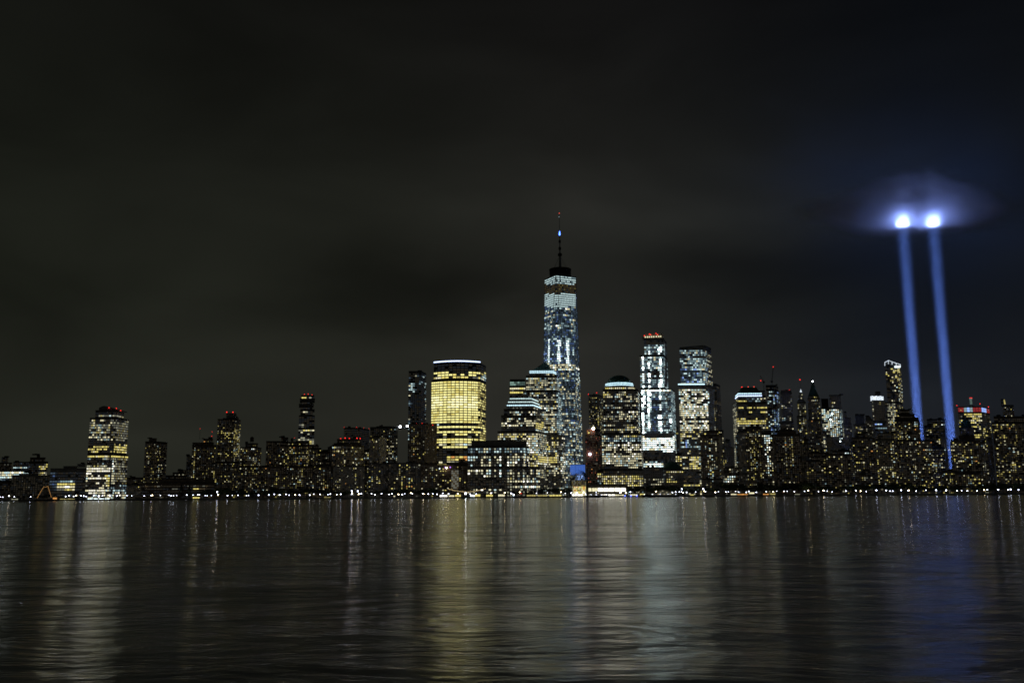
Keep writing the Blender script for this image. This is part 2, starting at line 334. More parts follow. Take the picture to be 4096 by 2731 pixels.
# ------------------------------------------------------------------ ground, river, quay
def sheet(name, x0, x1, y0, y1, z, m, kind='structure'):
    b = MB(); b.quad([(x0, y0, z), (x1, y0, z), (x1, y1, z), (x0, y1, z)], m); return tag(b.build(name), kind=kind)
def water_mat():
    m = bpy.data.materials.new('river_water'); m.use_nodes = True; t = m.node_tree; b = t.nodes['Principled BSDF']; l = t.links
    b.inputs['Base Color'].default_value = (.35, .37, .36, 1); b.inputs['IOR'].default_value = 1.333; b.inputs['Roughness'].default_value = .095; b.inputs['Metallic'].default_value = .02
    b.inputs['Specular IOR Level'].default_value = .5
    g = t.nodes.new('ShaderNodeNewGeometry')
    def noise(sc, loc, scale, det, rough, dist=0):
        mpn = t.nodes.new('ShaderNodeMapping'); mpn.inputs['Scale'].default_value = sc; mpn.inputs['Location'].default_value = loc; l.new(g.outputs['Position'], mpn.inputs[0])
        n = t.nodes.new('ShaderNodeTexNoise'); n.inputs['Scale'].default_value = scale; n.inputs['Detail'].default_value = det; n.inputs['Roughness'].default_value = rough
        n.inputs['Distortion'].default_value = dist; l.new(mpn.outputs[0], n.inputs[0]); return n.outputs[0]
    n1 = noise((.45, 1, 1), (0, 0, 0), 1.3, 6, .62, .5); n2 = noise((.50, 1, 1), (31, 7, 0), .16, 5, .60, .8); n3 = noise((.60, 1, 1), (3, 57, 0), .021, 5, .55)
    def mad(a, k, c=None):
        q = t.nodes.new('ShaderNodeMath'); q.operation = 'MULTIPLY_ADD'; l.new(a, q.inputs[0]); q.inputs[1].default_value = k
        if c is None: q.inputs[2].default_value = 0
        else: l.new(c, q.inputs[2])
        return q.outputs[0]
    h = mad(n1, .060, mad(n2, .46, mad(n3, 2.2)))
    bp = t.nodes.new('ShaderNodeBump'); bp.inputs['Strength'].default_value = 1; bp.inputs['Distance'].default_value = 1.0; l.new(h, bp.inputs['Height']); l.new(bp.outputs[0], b.inputs['Normal'])
    MAT['river_water'] = m
water_mat()
wb = MB(); ys = [-400, 0, 20, 60, 150, 400, 900, 1470, 1500]
for a, c in zip(ys, ys[1:]): wb.quad([(-9000, a, 0), (9000, a, 0), (9000, c, 0), (-9000, c, 0)], 'river_water')
tag(wb.build('river'), kind='structure')
b = MB(); b.box(-9000, 9000, SHORE, 14000, -3, GZ, 'asphalt'); tag(b.build('ground'), kind='structure')
b = MB(); b.box(-2000, 2000, SHORE-.6, SHORE, -2, GZ+.25, 'concrete'); b.box(-2000, 2000, SHORE-1.0, SHORE-.6, .9, 1.3, 'black_metal'); tag(b.build('quay'), kind='structure')
sheet('promenade', -2000, 2000, SHORE+.1, SHORE+16, GZ+.006, 'concrete')

# ------------------------------------------------------------------ buildings, west end to south end
bt = 'block'
B(1, 1900, 30, [(-40, None, 138, 1000), (20, None, 95, 938)], 'dark_brick', HOME, [(-50, 1000, 150, 1025, .6, 'home')], 'low dark block with a rooftop box at the far left end of the skyline', bt, 'apartment_block', .08)
B(1, 1850, 25, [(155, None, 335, 992)], 'dark_glass', OFF, [(100, 1040, 340, 1058, .8, 'cool'), (150, 1060, 340, 1100, .2, 'dimc')], 'dark low office block with one row of cool white windows, left of the stepped block', bt, 'office_block', .05, 'dimc')
B(1, 1800, 30, [(330, None, 547, 988), (345, None, 518, 942), (420, None, 458, 916)], 'brown_brick', OFF, [(440, 1010, 560, 1160, .75, 'offy'), (400, 990, 460, 1010, .8, 'gold')], 'stepped brown block with yellow window rows on its right half, far left', bt, 'office_block', .06, 'dimc')
B(1, 1700, 40, [(-60, None, 350, 1090)], 'dark_glass', ('b', 4.2, 3.4, .86, .62), [(-60, 1093, 320, 1128, .99, 'rowW'), (-60, 1128, 215, 1150, .92, 'rowW'), (-60, 1150, 170, 1172, .9, 'rowW'), (-60, 1172, 85, 1225, .7, 'cool')], 'low office block with bright unbroken rows of white windows at the left edge', bt, 'office_block', .05, 'dimc')
B(1, 1650, 22, [(-60, None, 138, 1215)], 'brown_brick', HOME, [(30, 1260, 140, 1330, .4, 'dim')], 'small brown brick block below the bright white window rows, left edge', bt, 'apartment_block', .12, 'dim')
B(1, 1600, 30, [(135, None, 575, 1142), (335, None, 400, 1120)], 'beige_stone', HOMEB, [(135, 1145, 400, 1300, .14, 'dim'), (300, 1270, 345, 1290, .9, 'home')], 'plain pale pier building with almost no lit windows behind the lit rigging', bt, 'pier_building', .03, 'dim')
B(1, 1585, 14, [(577, None, 985, 1068), (725, None, 880, 1042), (885, None, 975, 1018)], 'grey_stone', ('b', 4.6, 4.4, .85, .5), [(577, 1070, 640, 1330, .9, 'blued'), (640, 1205, 865, 1225, .99, 'blue'), (640, 1232, 850, 1255, .99, 'gold'), (640, 1268, 850, 1292, .99, 'goldhot'), (635, 1300, 860, 1332, .99, 'offy'), (938, 1130, 985, 1230, .9, 'white')], 'wide glass and stone block with three bright lower floors beside the tall left tower', bt, 'office_block', .03, 'dimc')
# tall left tower
r_, T_, o_ = B(1, 1610, 40, [(1000, 1288, 1462, 905), (1028, 1322, 1467, 492), (1090, 1330, 1416, 405)], 'granite', ('b', 4.15, 3.0, .8, .55),
  [(950, 455, 1280, 745, .7, 'off'), (1280, 455, 1480, 745, .92, 'palet'), (950, 745, 1480, 800, 0, 'dimc'), (1270, 775, 1480, 800, .5, 'gold'), (950, 800, 1480, 940, .9, 'gold'), (950, 940, 1480, 1055, .4, 'off'), (1262, 940, 1300, 1250, .93, 'white'), (1300, 940, 1480, 1250, .8, 'palet'), (990, 1055, 1262, 1100, 1, 'hotl'), (1000, 1100, 1240, 1150, .45, 'hotl'), (1000, 1150, 1240, 1200, 1, 'hotl'), (1010, 1200, 1235, 1270, .62, 'hotl'), (1205, 1120, 1242, 1270, 1, 'gold'), (1010, 1290, 1200, 1345, 1, 'hotl'), (1240, 1250, 1480, 1320, .6, 'cool'),
   (1252, 470, 1268, 1260, 0, 'dim'), (1090, 400, 1420, 455, 0, 'dim'), (970, 1100, 1003, 1230, 1, 'white')],
  'tall broad office tower at the left with white upper windows and a blazing lower front', 'tower', 'office_tower', .5, 'white', junk=False)
def wedge(root, org, z, pts, Y, D, m, name):
    """a roof piece whose outline is given in the picture at depth Y, extruded back by D"""
    b = MB(); P = [at(*zp(z, *q), Y) for q in pts]; n = len(P)
    f = [(p.x-org[0], p.y-org[1], p.z-org[2]) for p in P]; k = [(x*(1+D/Y) if False else x, y+D, zz) for x, y, zz in f]
    b.quad(f, m); b.quad(list(reversed(k)), m)
    for i in range(n): j = (i+1) % n; b.quad([f[j], f[i], k[i], k[j]], m)
    return b.build(name, root)
wedge(r_, o_, 1, [(1128, 412), (1128, 372), (1160, 356), (1188, 349), (1386, 405), (1386, 412)], 1616, 24, 'granite', 'crown')
for q in ((1243, 371), (1328, 379), (1377, 403)): ball('warning_light', at(*zp(1, *q), 1615), 1.0, 'beacon_red', r_)
B(2, 2050, 40, [(-20, None, 250, 1170), (60, None, 120, 1158)], 'dark_brick', HOME, [(100, 1200, 260, 1240, .3, 'home')], 'low hazy dark block between the tall left tower and the balcony slab', bt, 'apartment_block', .06, 'dim')
B(2, 1620, 20, [(15, None, 190, 1252)], 'beige_stone', HOME, [(100, 1258, 190, 1275, 1, 'gold'), (15, 1275, 60, 1300, .6, 'dim')], 'small pale building with a line of yellow lamps below the balcony slab', bt, 'low_building', .06, 'dim')
B(2, 1700, 28, [(232, 370, 484, 760), (275, None, 362, 724)], 'dark_brick', HOME, [(200, 920, 300, 960, .6, 'home'), (200, 980, 240, 1200, .3, 'home'), (340, 800, 410, 1220, .45, 'home'), (200, 1100, 310, 1220, .4, 'home')], 'lone dark apartment slab with balcony edges right of the tall left tower', 'tower', 'apartment_tower', .2)
B(2, 2000, 40, [(450, None, 780, 1145), (545, None, 760, 1112), (600, None, 710, 1086)], 'brown_brick', HOMEB, [(480, 1130, 760, 1160, .25, 'home')], 'low far block with a shallow domed outline, right of the balcony slab', bt, 'low_building', .1, 'dim')
B(2, 1580, 22, [(195, None, 1020, 1228), (395, None, 1020, 1186)], 'brown_brick', ('b', 4.6, 5, .85, .3), [(200, 1240, 1020, 1275, .35, 'dim'), (790, 1275, 850, 1300, 1, 'gold'), (420, 1305, 465, 1325, 1, 'off')], 'long low brick school with a yellow lit entrance behind two conifers', 'school', 'school_building', .06, 'dim')
B(2, 1760, 26, [(704, None, 800, 925)], 'dark_glass', HOME, [(715, 960, 755, 980, 1, 'home')], 'narrow dark block left of the twin mast tower', bt, 'apartment_block', .03, 'dim')
B(2, 1722, 28, [(768, None, 1040, 800), (772, None, 1012, 772), (897, None, 1003, 730)], 'dark_brick', HOME, [(768, 780, 800, 1180, .6, 'home'), (940, 780, 1040, 1200, .32, 'home')], 'dark apartment tower with two thin rooftop masts', 'tower', 'apartment_tower', .17, reds=((990, 697, 1.3), (994, 646, .9), (857, 610, .9)))
B(2, 1676, 30, [(1032, 1225, 1310, 990), (1058, 1245, 1320, 505)], 'dark_brick', HOME, [(1060, 510, 1180, 525, .9, 'off'), (1060, 640, 1240, 1200, .42, 'home'), (1240, 600, 1330, 960, .75, 'home'), (1100, 640, 1240, 680, .8, 'gold')], 'tall apartment tower with a curved rooftop fin and two red lights', 'tower', 'apartment_tower', .25)
r_ = LAST[0]
wedge(r_, r_.location, 2, [(1156, 508), (1156, 430), (1246, 430), (1246, 508)], 1684, 14, 'concrete', 'penthouse')
wedge(r_, r_.location, 2, [(1250, 508), (1250, 455), (1266, 462), (1282, 478), (1292, 508)], 1685, 6, 'concrete', 'roof_fin')
for q in ((1161, 422), (1231, 422)): ball('warning_light', at(*zp(2, *q), 1686), 1.3, 'beacon_red', r_)
B(2, 1640, 30, [(1308, None, 1640, 1035), (1318, 1500, 1556, 826), (1374, None, 1516, 781)], 'dark_brick', HOME, [(1400, 925, 1500, 985, .8, 'homew'), (1440, 840, 1480, 860, 1, 'hot'), (1460, 1300, 1510, 1335, .95, 'cool')], 'stepped apartment tower carrying a wooden rooftop water tank', 'tower', 'apartment_tower', .34)
r_ = LAST[0]
def tank(root, z, xc, yb, yt, wpx, Y):
    p0 = at(*zp(z, xc, yb), Y); p1 = at(*zp(z, xc, yt), Y); rr = wpx/ZM[z][2]/F*Y/2; o = root.location; h = p1.z-p0.z; b = MB(); c = (p0.x-o.x, p0.y-o.y, p0.z-o.z)
    for i in range(4): a = math.pi/4+i*math.pi/2; q = Vector(c)+Vector((rr*.8*math.cos(a), rr*.8*math.sin(a), 0)); b.tube(q-Vector((0, 0, 1)), q+Vector((0, 0, h*.3)), .25, .25, 'black_metal', 5)
    b.lathe(c, [(0, h*.28), (rr, h*.28), (rr, h*.8), (rr*1.08, h*.8), (0, h)], 'bark', 14); b.build('water_tank', root)
tank(r_, 2, 1447, 779, 698, 42, 1648)
B(3, 1700, 30, [(186, 350, 440, 756), (358, None, 436, 714)], 'dark_brick', HOME, [(186, 760, 235, 1040, .3, 'home')], 'dark balcony slab right of the water tank tower, red lamp mast beside it', 'tower', 'apartment_tower', .2, reds=((508, 716, .8),))
B(3, 1665, 26, [(345, 640, 682, 797), (435, None, 660, 765)], 'brown_brick', HOME, [(440, 800, 640, 1040, .5, 'home'), (550, 990, 582, 1025, 1, 'blue'), (550, 880, 610, 950, .6, 'homew')], 'broad apartment block below the stacked glass tower with rows of yellow windows', bt, 'apartment_block', .36)
tank(LAST[0], 3, 479, 770, 714, 30, 1680)
# the stacked tower
B(3, 2300, 46, [(553, None, 735, 600), (560, None, 738, 462), (577, None, 716, 405), (575, None, 736, 392), (577, None, 712, 352), (560, None, 726, 330), (592, None, 714, 300), (570, None, 740, 268), (588, None, 732, 232)], 'granite', ('b', 4.6, 6, .85, .6),
  [(580, 580, 630, 600, 1, 'pale'), (560, 617, 690, 640, .9, 'offy'), (555, 330, 590, 355, 1, 'gold'), (585, 245, 645, 268, 1, 'homew'), (670, 255, 710, 272, 1, 'pale'), (600, 300, 690, 325, .8, 'dimc'), (600, 450, 690, 480, .4, 'pale'), (670, 720, 700, 780, 1, 'offy')], 'slim tower of jumbled stacked glass boxes with three red lights on top', 'tower', 'stacked_tower', .07, 'pale', reds=((621, 218, 1.9), (664, 216, 1.9), (707, 225, 1.9)), junk=False)
B(3, 1775, 28, [(680, None, 812, 835), (690, None, 785, 806)], 'granite', HOME, [(700, 870, 800, 1040, .3, 'home')], 'dark stepped block at the foot of the stacked glass tower', bt, 'apartment_block', .12)
B(3, 1740, 24, [(780, None, 905, 874)], 'brown_brick', HOME, [(785, 890, 900, 1000, .4, 'home')], 'brown block between the stepped block and the red lamp tower', bt, 'apartment_block', .35)
B(3, 1745, 24, [(888, None, 950, 822)], 'dark_glass', HOME, [], 'narrow dark block just left of the red lamp tower', bt, 'apartment_block', .06, 'dim')
B(3, 2050, 60, [(1072, 1250, 1362, 602)], 'granite', OFF, [], 'large dark windowless tower rising behind the red lamp tower', 'tower', 'office_tower', .01, 'dim', reds=((1075, 598, 1.4), (1217, 594, 1.1), (1299, 603, .9), (1357, 611, .9)))
B(3, 1576, 24, [(208, None, 430, 1042)], 'brown_brick', HOME, [(270, 1190, 330, 1260, .6, 'home')], 'low brown apartment block behind promenade trees, left of the wide dark one', bt, 'apartment_block', .34)
B(3, 1580, 24, [(436, None, 736, 1037)], 'dark_brick', HOME, [(540, 1040, 620, 1240, .6, 'home'), (690, 1240, 720, 1275, 1, 'cool')], 'wide low dark apartment block on the waterfront left of the striped podium', bt, 'apartment_block', .36)
B(3, 1574, 24, [(742, None, 948, 1032), (770, None, 930, 985)], 'dark_brick', HOME, [(835, 1030, 862, 1320, .75, 'home'), (780, 985, 870, 1030, .4, 'home')], 'low apartment block with one tall column of yellow windows', bt, 'apartment_block', .27)
B(3, 1600, 36, [(940, 1150, 1300, 797), (958, None, 1270, 780), (996, None, 1252, 733)], 'brown_brick', ('w', 3.2, 3.4, .62, .66), [(1190, 800, 1225, 1100, .5, 'home'), (940, 800, 1120, 870, .55, 'home'), (1190, 1170, 1225, 1330, .95, 'cool')], 'curved brown apartment tower with a row of bright red rooftop lights', 'tower', 'apartment_tower', .3, arc=5, reds=((1035, 724, 1.9), (1085, 717, 2.1), (1133, 722, 1.9), (1221, 719, 1.9), (1258, 722, 1.9)), junk=False)
B(3, 1566, 22, [(950, None, 1308, 1040)], 'beige_stone', HOME, [(1000, 1220, 1130, 1290, .6, 'home'), (1185, 1040, 1225, 1330, .7, 'homew')], 'pale podium block at the foot of the red lamp tower', bt, 'apartment_block', .26)
B(3, 1690, 28, [(1300, None, 1395, 862)], 'dark_glass', HOME, [(1300, 870, 1380, 1000, .6, 'homew')], 'narrow block wedged right of the red lamp tower', bt, 'apartment_block', .35)
B(3, 1655, 26, [(1362, 1480, 1560, 706)], 'beige_stone', ('w', 3.2, 2.4, .45, .9), [(1390, 800, 1455, 840, .8, 'home'), (1365, 725, 1460, 760, .4, 'home')], 'pale block of vertical fins left of the twin floodlight roof', bt, 'apartment_block', .16, 'dim')
r_, T_, o_ = B(4, 1705, 30, [(-45, None, 220, 745), (15, 225, 330, 738)], 'dark_glass', HOME, [(110, 820, 250, 1080, .45, 'homew'), (160, 1015, 245, 1055, .95, 'homew'), (220, 760, 270, 805, 1, 'offy')], 'dark tower with two white floodlights on its roof', 'tower', 'apartment_tower', .22, reds=((193, 753, 1.5),))
for q in ((243, 738), (311, 732)): ball('floodlight', at(*zp(4, *q), 1704), 1.7, 'flood', r_)
B(4, 1575, 22, [(-60, None, 128, 1095)], 'granite', HOMEB, [(-60, 1130, 60, 1320, .4, 'home')], 'low dark glass block at the water left of the twin floodlight tower', bt, 'apartment_block', .2, 'dim')
B(4, 1570, 24, [(132, None, 440, 1090)], 'granite', HOMEB, [(240, 1230, 275, 1320, .9, 'home'), (330, 1225, 355, 1290, .9, 'homew'), (300, 1300, 355, 1320, 1, 'orange')], 'low glass block with scattered warm windows below the twin floodlight tower', bt, 'apartment_block', .26)
r_, T_, o_ = B(4, 1960, 40, [(326, 445, 494, 205)], 'dark_glass', ('b', 4.2, 4.2, .8, .5), [(326, 235, 345, 545, .6, 'cool'), (345, 235, 385, 310, .2, 'cool'), (345, 310, 380, 405, .5, 'cool'), (420, 300, 465, 325, 1, 'cool'), (326, 650, 350, 720, 1, 'cool'), (326, 760, 352, 860, .8, 'cool'), (480, 320, 500, 700, .25, 'cool'), (380, 235, 490, 262, .35, 'cool')], 'slim dark tower with a column of cool windows left of the golden curved tower', 'tower', 'office_tower', .02, 'dimc')
B(4, 1610, 34, [(330, 480, 600, 712)], 'brown_brick', HOME, [(345, 840, 440, 1090, .35, 'home'), (345, 845, 415, 862, 1, 'gold'), (390, 780, 440, 850, .7, 'home'), (500, 780, 600, 1090, .35, 'dim'), (575, 830, 600, 950, .6, 'home')], 'dark apartment tower with red roof lamps just left of the golden curved tower', 'tower', 'apartment_tower', .18, reds=((400, 708, 1.4), (455, 706, 1.4), (557, 722, 1.5)))
B(4, 1566, 22, [(445, None, 604, 1095)], 'brown_brick', HOME, [(510, 1130, 604, 1260, .45, 'homew')], 'low brown block between the glass blocks and the brick hotel', bt, 'apartment_block', .2)
# golden curved tower
ZG = [(500, 100, 1100, 216, 0, 'dimc'), (500, 216, 1100, 245, .85, 'gg'), (500, 245, 1100, 275, .55, 'offy'), (500, 275, 1100, 292, .6, 'off'), (500, 292, 1100, 440, .99, 'gg'), (500, 440, 1100, 565, 1, 'gh'), (500, 565, 1100, 700, .99, 'gg'), (500, 700, 1100, 728, .2, 'cool'), (500, 728, 1100, 830, .9, 'gg'), (500, 830, 1100, 852, .15, 'dim'), (500, 852, 1100, 900, .98, 'gg'), (500, 900, 1100, 928, .3, 'off'), (500, 928, 1100, 950, .85, 'gg'), (500, 950, 1100, 1010, 0, 'dimc'), (685, 1010, 895, 1068, 1, 'orange'), (580, 1010, 685, 1068, .7, 'dim'), (580, 1070, 900, 1100, .7, 'pale'), (985, 270, 1010, 1000, .75, 'goldlow'), (1015, 216, 1100, 860, .92, 'goldlow'), (1015, 240, 1100, 310, .8, 'cool')]
r_, T_, o_ = B(4, 1700, 44, [(546, 1012, 1068, 293), (568, 1016, 1070, 124)], 'dark_glass', ('b', 4.55, 5.6, .84, .62), ZG, 'broad curved glass tower glowing golden with a white light line along its top', 'tower', 'office_tower', .9, 'gold', arc=16, junk=False, caps=False)
poly, faces, _, zl, zr = T_[-1]; b = MB()
for a, c in faces[:12]:
    n_ = Vector((c.y-a.y, a.x-c.x)).normalized()*.5
    b.prism([(q.x-o_.x, q.y-o_.y, zl-o_.z) for q in (a+n_, c+n_, c, a)], [(q.x-o_.x, q.y-o_.y, zl+2.2-o_.z) for q in (a+n_, c+n_, c, a)], 'strip_blue')
b.build('light_strip', r_)
r_, T_, o_ = B(4, 1580, 26, [(600, None, 902, 1108), (690, None, 900, 1085), (806, None, 872, 1055)], 'dark_brick', HOMEB, [(735, 1150, 808, 1340, -1, 'dim'), (640, 1200, 730, 1340, .32, 'gold'), (810, 1160, 860, 1320, .35, 'gold')], 'dark brick waterfront hotel with a tall grey glass stairwell', 'hotel', 'hotel', .1, 'gold', junk=False)
wm_ = MB()
for k in range(9):
    for j in range(4):
        a = at(*zp(4, 738+j*17.5, 1335-k*20), 1579.6); c = at(*zp(4, 738+j*17.5+15, 1335-k*20-16), 1579.6)
        wm_.quad([(a.x-o_.x, a.y-o_.y, a.z-o_.z), (c.x-o_.x, a.y-o_.y, a.z-o_.z), (c.x-o_.x, a.y-o_.y, c.z-o_.z), (a.x-o_.x, a.y-o_.y, c.z-o_.z)], 'W3' if (j+k) % 3 else 'D3')
wm_.build('stair_window', r_)
for q, m_ in (((678, 1131), 'P1'), ((690, 1135), 'lamp_warm'), ((726, 1129), 'P1'), ((624, 1142), 'X2')): ball('roof_lamp', at(*zp(4, *q), 1578), 1.0, m_, r_)
# wide block on the water
B(4, 1562, 26, [(893, 1424, 1590, 1125), (893, 1423, 1489, 928), (930, None, 1465, 876)], 'granite', ('w', 4.5, 4.35, .66, .62),
  [(890, 935, 1500, 985, .85, 'cool'), (890, 988, 1230, 1010, 0, 'dim'), (1240, 985, 1430, 1010, .5, 'cool'), (890, 1012, 1220, 1125, .92, 'white'), (1238, 1012, 1500, 1125, .85, 'white'), (890, 1125, 1220, 1215, 1, 'rowW'), (890, 1215, 1235, 1345, .03, 'dimc'), (1238, 1125, 1420, 1150, .85, 'white'), (1238, 1150, 1600, 1180, .35, 'off'), (1238, 1180, 1600, 1210, .85, 'white'), (1238, 1210, 1600, 1245, .45, 'off'), (1260, 1245, 1600, 1275, .9, 'white'), (1260, 1275, 1600, 1305, .35, 'dim'), (1290, 1305, 1600, 1340, .92, 'white'), (1219, 930, 1239, 1340, 0, 'dim'), (930, 870, 1465, 926, -1, 'dim')],
  'wide low office block with neat grids of white windows at the water', bt, 'office_block', .3, 'white')
def strip(root, org, faces, z, m, h=1.6, out=.6, name='light_strip'):
    b = MB()
    for a, c in faces:
        d = (c-a).normalized(); n_ = Vector((d.y, -d.x))*out; ln = (c-a).length; k = max(1, int(ln/3.2))
        for i in range(k):
            p = a+(c-a)*((i+.08)/k); q = a+(c-a)*((i+.92)/k)
            b.prism([(w.x-org[0], w.y-org[1], z-org[2]) for w in (p+n_, q+n_, q, p)], [(w.x-org[0], w.y-org[1], z+h-org[2]) for w in (p+n_, q+n_, q, p)], m, True, True)
    return b.build(name, root)
def zat(z, x, y, Y): return at(*zp(z, x, y), Y).z
def faces_of(z, Y, D, t): return foot(z, Y, D, t)[1]
# stepped tower with three light bands
r_, T_, o_ = B(5, 1650, 60, [(25, 412, 505, 785), (60, 392, 482, 632), (85, 378, 462, 572), (113, 370, 443, 524), (125, 360, 428, 492), (142, 350, 416, 460)], 'granite', ('b', 3.95, 3.4, .7, .56),
  [(0, 440, 520, 540, 0, 'dim'), (150, 540, 250, 560, 1, 'dim'), (20, 560, 392, 590, .45, 'off'), (120, 590, 392, 730, .58, 'white'), (0, 590, 120, 660, .3, 'dim'), (20, 730, 392, 780, .06, 'off'), (0, 790, 415, 850, .93, 'offy'), (0, 850, 415, 1000, .75, 'white'), (320, 1000, 415, 1120, .9, 'offy'), (412, 600, 520, 960, .6, 'off'), (412, 1020, 520, 1080, .98, 'gold'), (395, 690, 470, 760, .8, 'gold'), (412, 1120, 520, 1340, .2, 'off'), (380, 1120, 412, 1340, .5, 'off')],
  'stepped granite tower with three stacked cool light bands, left of the pyramid roof tower', 'tower', 'office_tower', .5, 'white', junk=False)
for i, yy in ((3, 522), (4, 493), (5, 468)): strip(r_, o_, T_[i][1], min(T_[i][3], T_[i][4])-2.2, 'strip_cool' if i == 3 else 'C1')
B(5, 1960, 40, [(143, None, 292, 352), (145, None, 290, 285)], 'dark_glass', ('b', 4.3, 4.0, .9, .7), [(100, 285, 300, 350, 1, 'green'), (100, 350, 300, 375, 1, 'goldhot'), (100, 375, 300, 398, .2, 'dim'), (100, 398, 300, 420, .95, 'gold')], 'glass tower with a pale green lit top behind the stepped tower', 'tower', 'office_tower', .2, 'dim', junk=False)
# pyramid roof tower
r_, T_, o_ = B(5, 1705, 60, [(300, 645, 725, 820), (268, 608, 690, 400), (300, 592, 662, 250), (332, 556, 636, 212)], 'granite', ('b', 3.95, 3.2, .74, .56),
  [(290, 212, 700, 228, 0, 'dim'), (300, 228, 700, 275, .5, 'off'), (290, 275, 700, 290, .95, 'white'), (260, 290, 600, 480, .72, 'off'), (500, 290, 545, 480, .3, 'off'), (260, 480, 600, 500, .4, 'gold'), (400, 500, 600, 525, .1, 'dim'), (400, 540, 600, 640, .72, 'white'), (400, 640, 600, 820, .62, 'off'), (500, 820, 650, 960, .6, 'offy'), (596, 250, 730, 820, .85, 'cool'), (640, 820, 730, 1260, .5, 'white'), (510, 960, 610, 980, 1, 'cool'), (510, 980, 610, 1100, .65, 'gold'), (606, 820, 640, 1340, .15, 'off'), (500, 1100, 610, 1340, .45, 'off')],
  'granite tower with a dark pyramid roof in front of the tallest tower', 'tower', 'office_tower', .5, 'off', junk=False)
poly, faces, _, zl, zr = T_[-1]
strip(r_, o_, faces, zl-1.8, 'strip_cool', 1.5); strip(r_, o_, faces, zl+1.0, 'strip_cool', 1.3, .3)
b = MB(); cc = sum(poly, Vector((0, 0)))/4; ap = at(*zp(5, 476, 112), cc.y); bb = [cc+(q-cc)*.93 for q in poly]
for i in range(4): b.quad([(bb[i].x-o_.x, bb[i].y-o_.y, zl+.9-o_.z), (bb[(i+1) % 4].x-o_.x, bb[(i+1) % 4].y-o_.y, zl+.9-o_.z), (cc.x-o_.x, cc.y-o_.y, ap.z-o_.z)], 'copper_green')
b.build('pyramid_roof', r_)
